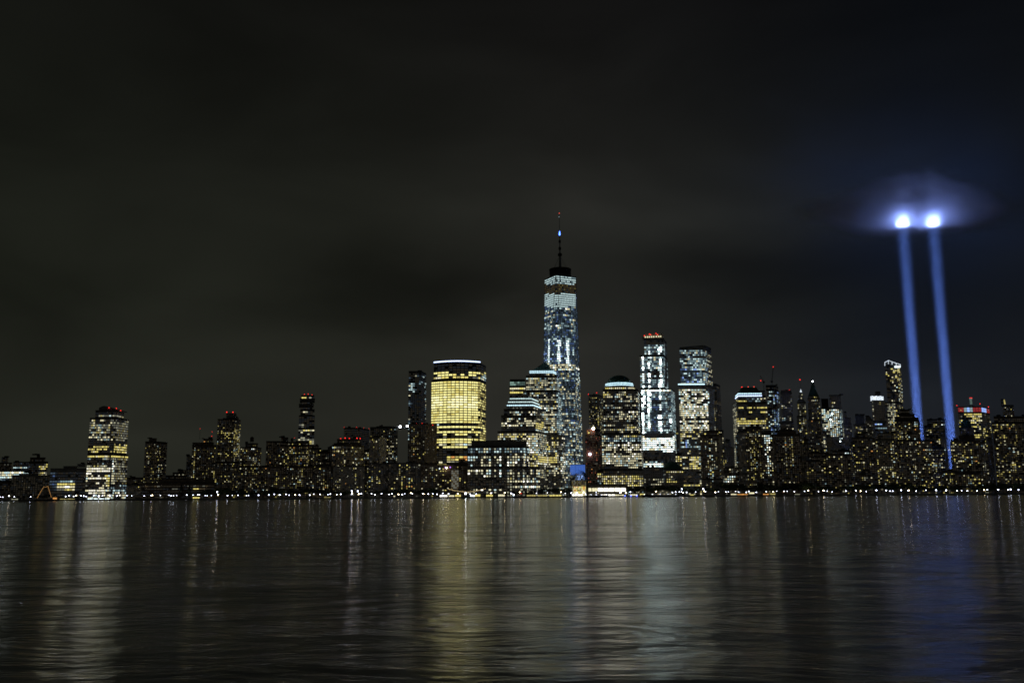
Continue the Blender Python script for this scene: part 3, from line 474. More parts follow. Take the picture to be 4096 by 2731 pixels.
# ------------------------------------------------------------------ the tallest tower: square base, tapering to a square top turned by 45 degrees
def tallest():
    C0 = at(*zp(6, 316, 690), 1760); cx, cyy = C0.x, 1760; o = Vector((cx, cyy, GZ)); root = empty('office_tower', o)
    tag(root, 'tallest tower, tapering glass facets under a ring and a thin spire', 'tower')
    zt = at(*zp(6, 300, 668), 1732).z-GZ; zb = 52.0; k = 1760/1720
    def sq(r, a0): return [Vector((r*math.sin(R(a0+90*i)), -r*math.cos(R(a0+90*i)))) for i in range(4)]
    bs = sq(43*k, 26.5); tp = sq(30.5*k, -18.5)    # base_i lies between top_i and top_{i+1}
    def sec(z):
        t = max(0, min(1, (z-zb)/(zt-zb)))
        if t <= 0: return bs
        P = []
        for i in range(4):
            P += [tp[i]*t+bs[i]*(1-t), tp[(i+1) % 4]*t+bs[i]*(1-t)]
        return P
    b = MB(); b.prism([(*q, 0) for q in bs], [(*q, zb) for q in bs], 'blue_glass')
    for i in range(4):
        j = (i+1) % 4
        b.quad([(*bs[i], zb), (*tp[j], zt), (*tp[i], zt)], 'blue_glass'); b.quad([(*bs[i], zb), (*bs[j], zb), (*tp[j], zt)], 'blue_glass')
    b.quad([(*q, zt) for q in tp], 'roofing'); b.build('glass_shaft', root)
    # steel edges along the facets
    for i in range(4):
        for q in (tp[i], tp[(i+1) % 4]):
            b = MB(); b.tube((*bs[i], zb), (*q, zt), .7, .7, 'steel', 5); b.build('steel_edge', root)
    Z = lambda y: at(*zp(6, 300, y), 1732).z-GZ
    fh = 4.2; rnd = random.Random(5); kfl = 0; z = 6.0
    while z < zt-2:
        c = z+fh/2; b = MB(); ps = sec(c); n = len(ps); q0 = sec(z+.7); q1 = sec(z+fh-.75)
        fl = rnd.gauss(0, 1)
        for i in range(n):
            a, d = ps[i], ps[(i+1) % n]; mid = (a+d)/2; nn = Vector(((d-a).y, -(d-a).x)); ln = (d-a).length
            if nn.dot(mid) < 0: nn = -nn
            if nn.y > 0.15*nn.length or ln < 2: continue
            nn.normalize(); m_ = max(1, round(ln/3.4)); on = False; a0, a1, b0, b1 = q0[i], q0[(i+1) % n], q1[i], q1[(i+1) % n]
            for j in range(m_):
                u0 = (j+.1)/m_; u1 = (j+.9)/m_; uc = (j+.5)/m_; P = a+(d-a)*uc; px, py = proj((P.x+o.x, P.y+o.y, c+o.z)); X_, Y_ = zinv(6, px, py)
                mm = None; rr = rnd.random()
                if j == 0 or rnd.random() > .6: on = rnd.random() < .38+fl*.25
                right = nn.x > .6
                if Y_ < 676: mm = None
                elif Y_ < 757: mm = ('C1' if rr < .8 else 'C2') if rr < .95 and not right else None
                elif Y_ < 838: mm = 'D3' if rr < .7 else ('Y3' if rr < .8 else None)
                elif Y_ < 958: mm = 'C1' if rr < .97 and not right else 'C3'
                elif right and Y_ < 1500: mm = 'C3' if rr < .25 else ('W2' if rr < .3 else ('B2' if rr < .36 else None))
                elif Y_ < 1245: mm = (pick('white' if rr < .2 else 'cool', rnd) if on and rr < .8 else (pick('blued', rnd) if rr < .8 else None))
                elif Y_ < 1465:
                    u = (X_-235)/255.; hot = any(abs(X_-xx) < 14 for xx in (303, 386)) or X_ < 222 and X_ > 208
                    mm = 'X2' if hot and rr < .7 else ('C1' if hot else pick('blued' if rr > .12 else 'blue', rnd))
                elif Y_ < 1520: mm = pick('white', rnd) if rr < .9 else None
                else: mm = (pick('off' if rr < .45 else 'cool', rnd) if on or rr < .15 else (pick('blued', rnd) if rr < .35 else None))
                if mm is None: mm = ('dark_pane' if Y_ < 676 else ('C4' if rnd.random() < .7 else 'D2'))  # unlit glass gets a faint bluish glow as emission
                w = nn*.22; e0 = a0+(a1-a0)*u0+w; e1 = a0+(a1-a0)*u1+w; f1 = b0+(b1-b0)*u1+w; f0 = b0+(b1-b0)*u0+w
                g_ = .45 if Y_ < 958 else 0; b.quad([(*e0, z+.7+g_), (*e1, z+.7+g_), (*f1, z+fh-.75-g_), (*f0, z+fh-.75-g_)], mm)
        if b.v: b.build('window_band', root)
        z += fh
    # crown ring, mast with rings and stays
    b = MB(); rr = 99/2.24/F*1760; b.lathe((0, 0, zt), [(rr*.96, 0), (rr, 7), (rr, 14), (rr*1.02, 14.5), (rr*1.02, 17), (rr*.9, 17)], 'black_metal', 32); b.lathe((0, 0, zt), [(rr*.9, 17), (rr*.9, 0)], 'black_metal', 32)
    b.build('crown_ring', root)
    zz = lambda y: at(*zp(6, 305, y), 1760).z-GZ
    b = MB(); prof = [(3.2, zt), (2.4, zz(560)), (1.5, zz(490)), (1.1, zz(420)), (.8, zz(330)), (.5, zz(240)), (.3, zz(150)), (.12, zz(118))]
    b.lathe((0, 0, 0), prof, 'steel', 10); sp_ = b.build('spire', root)
    for y, r2 in ((490, 4.0), (435, 2.6), (372, 2.2)):
        b = MB(); b.lathe((0, 0, zz(y)), [(r2*.7, -3), (r2, -2), (r2, 2), (r2*.6, 3), (0, 3)], 'black_metal', 12); b.build('spire_ring', sp_)
    for i in range(4):
        a = R(45+90*i); b = MB(); b.tube((rr*.85*math.cos(a), rr*.85*math.sin(a), zt+17), (0, 0, zz(495)), .18, .18, 'black_metal', 4); b.build('stay_cable', root)
    b = MB(); b.lathe((0, 0, 0), [(0, zz(322)), (1.3, zz(314)), (1.5, zz(305)), (.9, zz(290)), (.4, zz(272)), (0, zz(268))], 'spire_blue', 12); b.build('spire_lamp', sp_)
    ball('spire_tip_lamp', o+Vector((-.6, -.5, zz(152))), .8, 'C2', root); ball('warning_light', o+Vector((0, 0, zz(119))), 1.0, 'beacon_dim', root)
tallest()
# blue lit glass box, winter garden, pavilion
r_, T_, o_ = B(5, 1640, 14, [(725, 775, 868, 1102)], 'blue_glass', None, [], 'blue glowing glass box above the arched glass hall', 'building', 'glass_building', junk=False)
b = MB()
for fi, (a, c) in enumerate(T_[0][1]):
    d = c-a; n_ = Vector((d.y, -d.x)).normalized()*.3; K = 6
    zl = zat(5, 800, 1168, 1640)-6; zh = T_[0][3]-.8
    for j in range(K):
        p = a+d*((j+.05)/K)+n_; q = a+d*((j+.95)/K)+n_
        b.quad([(p.x-o_.x, p.y-o_.y, zl-o_.z), (q.x-o_.x, q.y-o_.y, zl-o_.z), (q.x-o_.x, q.y-o_.y, zh-o_.z), (p.x-o_.x, p.y-o_.y, zh-o_.z)], 'screen_blue')
b.build('glass_wall', r_)
def winter_garden():
    Y = 1566; s = ZM[5][2]; c = at(*zp(5, 805, 1250), Y); o = Vector((c.x, Y, GZ)); root = empty('glass_hall', o)
    tag(root, 'arched glass hall lit warm below and blue inside its vault', 'glass hall')
    u = Y/F/s; zs = c.z-GZ
    vb = MB(); gl = MB(); rb = MB()
    steps = ((92, 0, 16), (80, -3, 10), (68, -6, 6))     # radius in zoom px, y start, y length: nested shallower vaults stepping forward
    n = 18
    for (rr, y0, ln) in steps:
        r = rr*u
        for i in range(n):
            a0 = math.pi*i/n; a1 = math.pi*(i+1)/n
            p = lambda a, y: (r*math.cos(a), y, zs+r*math.sin(a))
            vb.quad([p(a0, y0), p(a1, y0), p(a1, y0+ln+12), p(a0, y0+ln+12)], 'dark_glass')
        for sx_ in (-1, 1): vb.quad([(sx_*r, y0, 0), (sx_*r, y0, zs), (sx_*r, y0+ln+12, zs), (sx_*r, y0+ln+12, 0)], 'granite')
    vb.build('vault', root)
    # glazed front: panes between ribs, warm low down, blue high inside
    rnd = random.Random(3); R2 = 66*u; cols = 16; fh = 2.6; z = .5
    bands = 0
    while z < zs+R2:
        g = MB()
        for j in range(cols):
            x0 = -R2+2*R2*(j+.08)/cols; x1 = -R2+2*R2*(j+.92)/cols; xm = max(abs(x0), abs(x1))
            lim = zs+math.sqrt(max(0, R2*R2-xm*xm))
            if z+fh*.85 > lim: continue
            if z < 6: m_ = rnd.choice(('X1', 'W1', 'W1', 'Y1'))
            elif z < 16: m_ = rnd.choice(('Y1', 'Y2', 'W1', 'W2', 'O1', 'Y3'))
            elif z < 25: m_ = rnd.choice(('W3', 'D3', 'D1', 'Y3', 'D3'))
            else:
                d_ = math.hypot((x0+x1)/2-4, z-zs+2); m_ = rnd.choice(('B2', 'C3', 'B1', 'B2')) if abs(d_-R2*.45) < 2.8 or abs(d_-R2*.75) < 1.5 else rnd.choice(('D2', 'C3', 'dark_pane', 'D3'))
            g.quad([(x0, -6.3, z), (x1, -6.3, z), (x1, -6.3, z+fh*.85), (x0, -6.3, z+fh*.85)], m_)
        if g.v: g.build('window_band', root)
        z += fh
    b = MB()
    for i in range(n):
        a0 = math.pi*i/n; a1 = math.pi*(i+1)/n; b.tube((R2*math.cos(a0), -6.4, zs+R2*math.sin(a0)), (R2*math.cos(a1), -6.4, zs+R2*math.sin(a1)), .35, .35, 'steel', 5)
    for j in range(0, cols+1, 2):
        x = -R2+2*R2*j/cols; b.tube((x, -6.5, 0), (x, -6.5, zs+math.sqrt(max(0, R2*R2-x*x))), .2, .2, 'steel', 4)
    b.build('arch_frame', root)
winter_garden()
r_, T_, o_ = B(5, 1572, 16, [(888, None, 1275, 1296)], 'beige_stone', None, [], 'low waterfront pavilion with seven big glowing windows', 'pavilion', 'pavilion', junk=False)
for k, (x0, x1) in enumerate(((902, 930), (938, 985), (992, 1040), (1047, 1095), (1102, 1150), (1157, 1204), (1212, 1260))):
    b = MB()
    for j in range(3):
        a = at(*zp(5, x0+(x1-x0)*(j+.04)/3, 1361), 1571.6); c = at(*zp(5, x0+(x1-x0)*(j+.96)/3, 1329), 1571.6)
        b.quad([(a.x-o_.x, a.y-o_.y, a.z-o_.z), (c.x-o_.x, a.y-o_.y, a.z-o_.z), (c.x-o_.x, a.y-o_.y, c.z-o_.z), (a.x-o_.x, a.y-o_.y, c.z-o_.z)], 'X1' if k > 1 else 'W1')
    b.build('window', r_)
put_windows(r_, o_, [(T_[0][1], 14, T_[0][3]+.4)], 5, ('w', 3.8, 3.9, .45, .5), [], 7, .7, 'offy')
B(5, 2500, 45, [(902, 1000, 1040, 432)], 'steel', ('w', 3.4, 4.6, .6, .6), [(900, 560, 1040, 750, .45, 'home')], 'hazy far residential tower with two red lights between the tallest and the domed tower', 'tower', 'apartment_tower', .27, reds=((901, 425, 2.2), (980, 411, 2.2)))
r_, T_, o_ = B(5, 2080, 40, [(870, 985, 1028, 822), (884, 960, 1010, 762)], 'netting', ('w', 4.0, 4.0, .6, .6), [(870, 822, 1010, 862, .8, 'red')], 'tower under construction wrapped in reddish netting with white work lights', 'tower', 'unfinished_tower', .35, 'red')
ball('work_light', at(*zp(5, 948, 755), 2076), 2.6, 'flood', r_); ball('work_light', at(*zp(5, 916, 1003), 2076), 2.4, 'lamp_white', r_); ball('work_light', at(*zp(5, 905, 797), 2076), 1.8, 'Y1', r_)
B(5, 1625, 30, [(985, None, 1045, 1168)], 'brown_brick', GRID, [(985, 1170, 1040, 1215, .9, 'offy')], 'small brown annex left of the domed tower', bt, 'office_block', .5, 'off')
# domed tower
r_, T_, o_ = B(7, 1660, 50, [(186, None, 603, 1208), (222, 553, 566, 905), (233, 522, 536, 538), (250, 492, 508, 512)], 'granite', ('b', 3.95, 3.55, .6, .55),
  [(240, 512, 500, 538, .85, 'offy'), (220, 545, 540, 700, .42, 'off'), (220, 560, 275, 610, .8, 'offy'), (220, 725, 530, 745, .6, 'white'), (370, 745, 530, 790, .85, 'white'), (220, 800, 530, 830, .15, 'dim'), (220, 830, 335, 850, .95, 'white'), (430, 845, 540, 935, .85, 'offy'), (220, 868, 560, 885, .9, 'off'), (220, 935, 560, 968, .8, 'cool'), (220, 968, 560, 1140, .82, 'white'), (220, 1140, 560, 1168, .95, 'white'), (320, 1168, 560, 1200, .85, 'white'), (220, 1168, 320, 1200, .1, 'dim'), (186, 1205, 610, 1225, .9, 'white'), (186, 1225, 610, 1262, .45, 'dim'), (186, 1262, 610, 1345, .75, 'offy')],
  'granite tower crowned by a dark dome above a curved light band', 'tower', 'office_tower', .45, 'off', junk=False, arc=0)
cx = (at(*zp(7, 371, 500), 1680).x); zc = zat(7, 371, 498, 1680); uu = 1680/F/2.09; oo = Vector((cx-o_.x, 1684-o_.y, 0))
b = MB(); rr = 118*uu; b.lathe((oo.x, oo.y, T_[-1][3]-o_.z), [(rr*1.0, 0), (rr, 2.6)], 'granite', 36); b.build('drum', r_)
for dz, r2, m_ in ((1.2, rr*1.02, 'strip_cool'), (4.6, rr*.975, 'strip_cool')):
    b = MB()
    for i in range(60):
        t0 = 2*math.pi*(i+.1)/60; t1 = 2*math.pi*(i+.9)/60; z0 = T_[-1][3]-o_.z+dz
        for ra, rb_ in ((r2, r2),): b.quad([(oo.x+ra*math.cos(t0), oo.y+ra*math.sin(t0), z0), (oo.x+ra*math.cos(t1), oo.y+ra*math.sin(t1), z0), (oo.x+ra*math.cos(t1), oo.y+ra*math.sin(t1), z0+1.9), (oo.x+ra*math.cos(t0), oo.y+ra*math.sin(t0), z0+1.9)], m_)
    b.build('light_strip', r_)
zt = zat(7, 371, 420, 1684)-o_.z; z0 = T_[-1][3]-o_.z+2.6; b = MB(); hh = zt-z0
b.lathe((oo.x, oo.y, z0), [(rr*.97, 0), (rr*.95, 3.6)]+[(rr*.86*math.cos(math.pi/2*i/9), 3.8+(hh-3.8)*math.sin(math.pi/2*i/9)) for i in range(10)], 'copper_green', 36); b.build('dome', r_, smooth=True)
B(7, 2200, 30, [(520, None, 556, 700)], 'blue_glass', OFF, [], 'sliver of a dark teal tower between the domed and the white lit tower', 'tower', 'office_tower', .1, 'dimc', junk=False)
# white lit tower with bracing
WZ = [(570, 70, 770, 160, 0, 'dim'), (570, 160, 770, 335, .85, 'steelw'), (540, 250, 800, 530, .88, 'steelw'), (540, 530, 840, 910, .88, 'steelw'), (590, 365, 770, 372, 0, 'dim'), (540, 528, 800, 550, 1, 'hot'), (560, 905, 830, 932, .2, 'dimc'), (560, 932, 830, 1055, .97, 'hot'),  (555, 1055, 840, 1130, 0, 'dimc'), (620, 1130, 765, 1142, 1, 'rowW'), (560, 1148, 740, 1200, .95, 'hot'), (740, 1130, 840, 1200, .2, 'dimc'), (620, 1095, 760, 1130, 0, 'dim'),
      (560, 262, 582, 900, .9, 'hotx'), (610, 220, 632, 895, .9, 'hotx'), (700, 175, 722, 895, .9, 'hotx'), (640, 600, 700, 900, .35, 'blued'), (640, 250, 700, 520, .5, 'cool'), (752, 100, 770, 520, .25, 'dimc'), (785, 780, 805, 840, .9, 'hotc')]
r_, T_, o_ = B(7, 1900, 60, [(553, 800, 832, 532), (541, 738, 770, 256), (577, 738, 764, 112)], 'steel', ('b', 4.3, 4.2, .86, .6), WZ, 'tall blazing white glass tower with steel bracing right of the domed tower', 'tower', 'office_tower', .75, 'cool', junk=False)
def seg(root, org, z, Y, a, c, r, m, name):
    p = at(*zp(z, *a), Y); q = at(*zp(z, *c), Y); b = MB(); b.tube((p.x-org[0], p.y-org[1], p.z-org[2]), (q.x-org[0], q.y-org[1], q.z-org[2]), r, r, m, 5); return b.build(name, root)
for a, c in (((567, 1058), (567, 1145)), ((618, 1058), (618, 1145)), ((567, 1145), (618, 1062)), ((618, 1110), (567, 1120)), ((762, 1058), (762, 1145)), ((800, 1058), (800, 1145)), ((762, 1062), (800, 1115)), ((752, 560), (792, 700)), ((792, 700), (752, 840)), ((752, 840), (800, 900)), ((792, 560), (752, 640))):
    seg(r_, o_, 7, 1898.4, a, c, .8, 'steel', 'brace')
wedge(r_, o_, 7, [(577, 112), (574, 86), (598, 76), (735, 68), (740, 112)], 1906, 20, 'granite', 'crown')
for k, x in enumerate((588, 606, 622, 640, 658, 680, 700, 716)): ball('crown_lamp', at(*zp(7, x, 100-k*.8), 1903), 1.5, 'W1', r_)
for q in ((580, 88), (622, 75), (632, 80), (677, 70), (690, 80)): ball('warning_light', at(*zp(7, *q), 1904), 1.3, 'beacon_dim' if q[1] == 80 else 'beacon_red', r_)
# white lit tower with slanted top
r_, T_, o_ = B(7, 1850, 56, [(866, 1118, 1160, 502), (873, 1076, 1135, (190, 163))], 'granite', ('b', 4.2, 3.2, .84, .6),
  [(860, 160, 1140, 185, .8, 'hotc'), (860, 185, 1076, 480, .75, 'cool'), (870, 230, 930, 250, .9, 'cool'), (870, 360, 1110, 480, .55, 'blue'), (1050, 220, 1100, 480, .8, 'cool'), (865, 500, 1160, 528, 0, 'dim'), (900, 528, 1060, 545, .9, 'white'), (865, 545, 1118, 645, .62, 'white'), (865, 645, 1118, 890, .84, 'white'), (865, 890, 1118, 940, .6, 'offy'), (865, 975, 1118, 1035, .4, 'cool'), (925, 960, 945, 1030, 1, 'blue'), (865, 1035, 1118, 1100, .3, 'offy'), (940, 1100, 1040, 1180, .7, 'offy'), (885, 1188, 1040, 1203, 1, 'offy'), (885, 1203, 1030, 1330, .05, 'dim'), (915, 1330, 1040, 1345, 1, 'offy'), (1118, 500, 1165, 900, .45, 'dimc')],
  'bright office tower with slanted top and a white line at mid height', 'tower', 'office_tower', .3, 'off', junk=False)
for T__ in (T_,):
    a, c = T__[0][1][0]; b = MB(); zz_ = min(T__[0][3], T__[0][4])-o_.z
    b.box(a.x-o_.x-1, c.x-o_.x-8, a.y-o_.y-.9, a.y-o_.y-.02, zz_+.95, zz_+3.2, 'strip_cool'); b.build('light_strip', r_)
B(7, 1990, 36, [(1140, 1180, 1212, 492)], 'dark_glass', OFF, [(1143, 545, 1172, 560, 1, 'cool'), (1150, 630, 1185, 720, .75, 'dim'), (1150, 768, 1185, 800, 1, 'gold'), (1150, 800, 1200, 840, .5, 'dim')], 'dark tower behind the slanted top tower with a few yellow floors', 'tower', 'office_tower', .15, 'dim', junk=False)
B(7, 1990, 20, [(1160, None, 1240, 880)], 'dark_glass', HOME, [], 'dark lower wing with small lights right of the slanted top tower', bt, 'office_block', .45, 'offy', junk=False)
B(7, 2050, 26, [(834, None, 862, 852)], 'dark_glass', OFF, [(834, 900, 862, 915, 1, 'gold')], 'narrow dim tower between the two bright white towers', 'tower', 'office_tower', .1, 'dimc', junk=False)
B(7, 1780, 20, [(838, None, 892, 1080)], 'dark_glass', GRID, [], 'small dim block between the low domed hall and the slanted top tower', bt, 'office_block', .4, 'offy')
B(7, 1600, 28, [(1044, 1200, 1232, 918), (1095, None, 1190, 886)], 'brown_brick', ('w', 3.1, 3.4, .6, .55), [(1040, 920, 1090, 1340, .06, 'homew'), (1085, 920, 1110, 1330, .4, 'homew'), (1110, 950, 1180, 1290, .62, 'homew'), (1180, 920, 1240, 1340, .12, 'home')], 'dark brown apartment slab with two bright window columns in front of the slanted top tower', 'tower', 'apartment_tower', .1, 'homew')
B(7, 1570, 18, [(1062, None, 1240, 1290)], 'beige_stone', HOME, [], 'low pale row below the dark brown slab', bt, 'apartment_block', .15, 'home')
# low block with dome
r_, T_, o_ = B(7, 1574, 26, [(570, None, 742, 1192), (742, None, 905, 1206)], 'granite', ('b', 4.0, 3.6, .5, .45), [(580, 1240, 745, 1345, .35, 'pale'), (765, 1215, 905, 1232, .9, 'offy'), (765, 1250, 905, 1290, .7, 'offy'), (765, 1296, 860, 1312, 1, 'gold')], 'unused', bt, 'domed_building', .3, 'dim', junk=False, caps=False) if False else (None, None, None)
B(7, 1576, 24, [(572, None, 740, 1192)], 'granite', ('b', 4.1, 3.6, .5, .42), [(580, 1270, 745, 1345, .35, 'pale')], 'low granite block joined to the left side of the low domed hall', bt, 'office_block', .1, 'dim')
r_, T_, o_ = B(7, 1572, 28, [(742, None, 906, 1206)], 'granite', ('b', 4.1, 3.6, .5, .42), [(765, 1212, 905, 1230, .9, 'offy'), (765, 1252, 905, 1292, .75, 'offy'), (765, 1294, 862, 1312, 1, 'gold')], 'low granite hall under a broad dark faceted dome', 'building', 'domed_building', .3, 'dim', junk=False)
b = MB(); cx = at(*zp(7, 815, 1200), 1588).x-o_.x; rr = 80*1588/F/2.09; zt = zat(7, 815, 1142, 1588)-o_.z; z0 = T_[0][3]-o_.z; hh = zt-z0
b.lathe((cx, 1592-o_.y, z0), [(rr, 0), (rr*.96, hh*.25), (rr*.82, hh*.58), (rr*.5, hh*.9), (rr*.32, hh), (0, hh)], 'copper_green', 12); b.build('dome', r_)
# ---- right of centre
B(8, 2050, 30, [(425, None, 525, 985), (432, None, 500, 935), (448, None, 488, 922)], 'beige_stone', ('w', 4.0, 4.2, .42, .5), [(430, 975, 530, 1000, .5, 'pale'), (440, 1100, 475, 1130, .9, 'offy')], 'pale old masonry tower in the gap right of the dark brown slab', 'tower', 'masonry_tower', .1, 'dim')
B(8, 1640, 24, [(424, None, 560, 1165)], 'dark_brick', ('b', 4.2, 3.6, .5, .5), [(478, 1180, 530, 1200, .9, 'white'), (424, 1245, 535, 1290, .9, 'rowW')], 'low dark block with rows of white dots below the pale masonry tower', bt, 'office_block', .2, 'dim')
r_, T_, o_ = B(8, 1700, 50, [(514, 551, 822, 578), (540, 566, 778, 517)], 'granite', ('b', 4.1, 3.1, .72, .55),
  [(510, 570, 551, 1200, .7, 'pale'), (640, 535, 760, 585, .75, 'cool'), (551, 560, 610, 582, 1, 'gold'), (600, 615, 822, 640, .45, 'gold'), (551, 650, 822, 685, .85, 'gold'), (551, 700, 822, 725, .3, 'dim'), (551, 730, 822, 770, .85, 'gold'), (551, 775, 822, 790, .95, 'off'), (551, 795, 822, 1100, .4, 'off'), (551, 520, 640, 560, 0, 'dim')],
  'office tower with a flat topped dark roof over two rows of white lights', 'tower', 'office_tower', .25, 'gold', junk=False)
f_ = T_[-1][1]; strip(r_, o_, f_, min(T_[-1][3], T_[-1][4])-1.6, 'strip_blue', 1.9); strip(r_, o_, f_, min(T_[-1][3], T_[-1][4])+2.6, 'strip_cool', 1.7, .1)
poly = T_[-1][0]; zl = T_[-1][3]-o_.z; cc = sum(poly, Vector((0, 0)))/4; za = zat(8, 640, 450, 1720)-o_.z; b = MB()
b.prism([(q.x-o_.x, q.y-o_.y, zl) for q in poly], [((cc+(q-cc)*.97).x-o_.x, (cc+(q-cc)*.97).y-o_.y, zl+4.8) for q in poly], 'copper_green')
b.prism([((cc+(q-cc)*.9).x-o_.x, (cc+(q-cc)*.9).y-o_.y, zl+4.8) for q in poly], [((cc+(q-cc)*.62).x-o_.x, (cc+(q-cc)*.62).y-o_.y, za) for q in poly], 'copper_green'); b.build('roof', r_)
for q, rr in (((599, 444), 1.5), ((656, 441), 1.0), ((707, 441), 1.0)): ball('warning_light', at(*zp(8, *q), 1722), rr, 'beacon_red' if rr > 1.2 else 'beacon_dim', r_)
B(8, 1850, 30, [(745, None, 812, 520), (750, None, 806, 478)], 'blue_glass', OFF, [(750, 520, 812, 545, .9, 'offy'), (745, 470, 812, 485, 1, 'pale')], 'dim glass tower peeking out right of the flat topped dark roof', 'tower', 'office_tower', .15, 'dim', junk=False)
r_, T_, o_ = B(8, 2000, 36, [(822, 908, 932, 470), (812, 900, 924, 428)], 'black_metal', ('w', 4.1, 4.4, .7, .6), [(810, 425, 930, 470, .02, 'dim'), (828, 470, 885, 590, .55, 'cool'), (885, 490, 925, 590, .95, 'blue'), (820, 590, 940, 640, .02, 'dim'), (840, 640, 890, 800, .55, 'cool'), (890, 640, 930, 830, .95, 'blue'), (850, 800, 930, 900, .5, 'blue')], 'unfinished tower with blue white work lights and dark floors under two cranes', 'tower', 'unfinished_tower', .15, 'cool')
# cranes on it
def crane(label, base, top, tip, tail, lights):
    P = at(*zp(8, *base), 2006); o = Vector(P); root = empty('tower_crane', o); tag(root, label, 'crane')
    t = at(*zp(8, *top), 2006)-o; p = at(*zp(8, *tip), 2006)-o; q = at(*zp(8, *tail), 2006)-o
    def truss(a, c, w, name):
        b = MB(); d = (c-a); n = max(3, int(d.length/(w*1.6))); u = Vector((-d.z, 0, d.x)).normalized()*w/2; v = Vector((0, w/2, 0))
        for s1, s2 in ((1, 1), (1, -1), (-1, 1), (-1, -1)): b.tube(a+u*s1+v*s2, c+u*s1+v*s2, .14, .14, 'black_metal', 4)
        for i in range(n):
            A_ = a+d*(i/n); C_ = a+d*((i+1)/n); s1 = 1 if i % 2 else -1
            b.tube(A_+u*s1-v, C_-u*s1-v, .09, .09, 'black_metal', 3); b.tube(A_+u*s1+v, C_-u*s1+v, .09, .09, 'black_metal', 3)
        b.build(name, root)
    truss(Vector((0, 0, -6)), t, 1.8, 'mast'); truss(t, p, 1.3, 'jib'); truss(t, q, 1.5, 'counter_jib')
    b = MB(); b.box(t.x-1.6, t.x+1.6, -1.6, 1.6, t.z-1.5, t.z+2, 'black_metal'); b.build('cab', root)
    b = MB(); b.tube(t+Vector((0, 0, 8)), p*.92+t*.08, .08, .08, 'black_metal', 3); b.tube(t, t+Vector((0, 0, 8)), .2, .2, 'black_metal', 4); b.tube(t+Vector((0, 0, 8)), q, .08, .08, 'black_metal', 3); b.build('stay_cable', root)
    for l_ in lights: ball('warning_light', at(*zp(8, *l_), 2006), 1.3, 'beacon_red', root)
crane('luffing crane with a raised jib tipped by the highest red light', (870, 425), (868, 395), (880, 262), (852, 388), [(880, 262)])
crane('crane with a short raised jib and a red light left of the tall jib', (795, 470), (795, 400), (762, 340), (806, 396), [(768, 386)])
B(8, 2100, 34, [(938, None, 1062, 760), (945, None, 1045, 492), (950, None, 1040, 474)], 'granite', ('w', 4.0, 4.6, .5, .55), [(985, 540, 1045, 800, .6, 'homew'), (950, 715, 1000, 760, .8, 'homew'), (945, 480, 1045, 540, .03, 'dim')], 'grey stone tower with two red roof lights right of the unfinished blue lit tower', 'tower', 'masonry_tower', .22, 'homew', reds=((968, 473, 1.7), (1025, 469, 1.7)))
B(8, 1660, 26, [(538, None, 566, 852)], 'dark_glass', HOME, [], 'slim apartment block with a column of white windows under the flat topped roof', bt, 'apartment_block', .5, 'cool', junk=False)
B(8, 1600, 26, [(562, None, 628, (850, 818))], 'concrete', ('w', 3.1, 2.2, .4, .9), [], 'pale ribbed apartment slab with a slanting top', bt, 'apartment_block', .28, 'dim', junk=False)
B(8, 1606, 24, [(627, None, 776, 806), (660, None, 750, 796)], 'dark_brick', HOME, [(630, 860, 770, 880, .6, 'homew')], 'dark apartment tower right of the ribbed slab', 'tower', 'apartment_tower', .36)
B(8, 1592, 24, [(774, None, 868, 847)], 'brown_brick', ('w', 3.9, 3.8, .6, .55), [(780, 850, 860, 1175, .85, 'rowW'), (780, 1175, 868, 1270, .7, 'homew')], 'narrow apartment block with a dense grid of white windows', 'tower', 'apartment_tower', .5, 'homew')
B(8, 1630, 24, [(868, None, 905, 870)], 'concrete', ('w', 3.1, 2.2, .4, .8), [], 'thin concrete slab beside the dense white window grid', bt, 'apartment_block', .25, 'dim', junk=False)
B(8, 1604, 26, [(898, None, 1112, 866), (915, None, 1085, 838), (945, None, 1050, 822)], 'brown_brick', ('w', 3.2, 3.6, .6, .55), [(985, 850, 1060, 1240, .7, 'home'), (900, 850, 965, 1240, .06, 'home'), (1070, 850, 1112, 1240, .06, 'home')], 'rounded top brown tower with two bright window columns in its middle', 'tower', 'apartment_tower', .15)
B(8, 1568, 14, [(650, None, 790, 1352)], 'concrete', ('w', 6, 16, .8, .5), [(640, 1350, 800, 1400, 1, 'hot')], 'low waterfront restaurant with three bright windows below the dark tower', 'building', 'restaurant_building', 1, 'hot', junk=False)
# ---- old towers
r_, T_, o_ = B(9, 2200, 32, [(228, None, 328, 560), (232, None, 320, 412), (240, None, 308, 392), (247, None, 300, 345), (256, None, 288, 312)], 'beige_stone', ('w', 4.0, 4.4, .5, .62), [(240, 395, 305, 412, 1, 'gold'), (240, 300, 305, 392, .7, 'white'), (230, 415, 262, 480, .6, 'offy'), (290, 430, 322, 475, .9, 'pale'), (230, 480, 330, 720, .42, 'home')], 'ornate stone tower with a glowing stepped crown and thin pointed top', 'tower', 'masonry_tower', .3, 'home', junk=False)
b = MB(); P = at(*zp(9, 271, 312), 2212); u = 2212/F/2.614; b.lathe((P.x-o_.x, P.y-o_.y, T_[-1][3]-o_.z), [(14*u, 0), (12*u, 6*u), (6*u, 20*u), (3.5*u, 28*u), (1.5*u, 38*u), (0, 42*u)], 'crown_white', 8); b.build('crown', r_)
b = MB(); q = at(*zp(9, 261, 178), 2212); b.tube((P.x-o_.x, P.y-o_.y, P.z-o_.z+36*u), (q.x-o_.x, q.y-o_.y, q.z-o_.z), .35, .15, 'black_metal', 4); b.build('mast', r_); ball('warning_light', q, 1.7, 'beacon_red', r_)
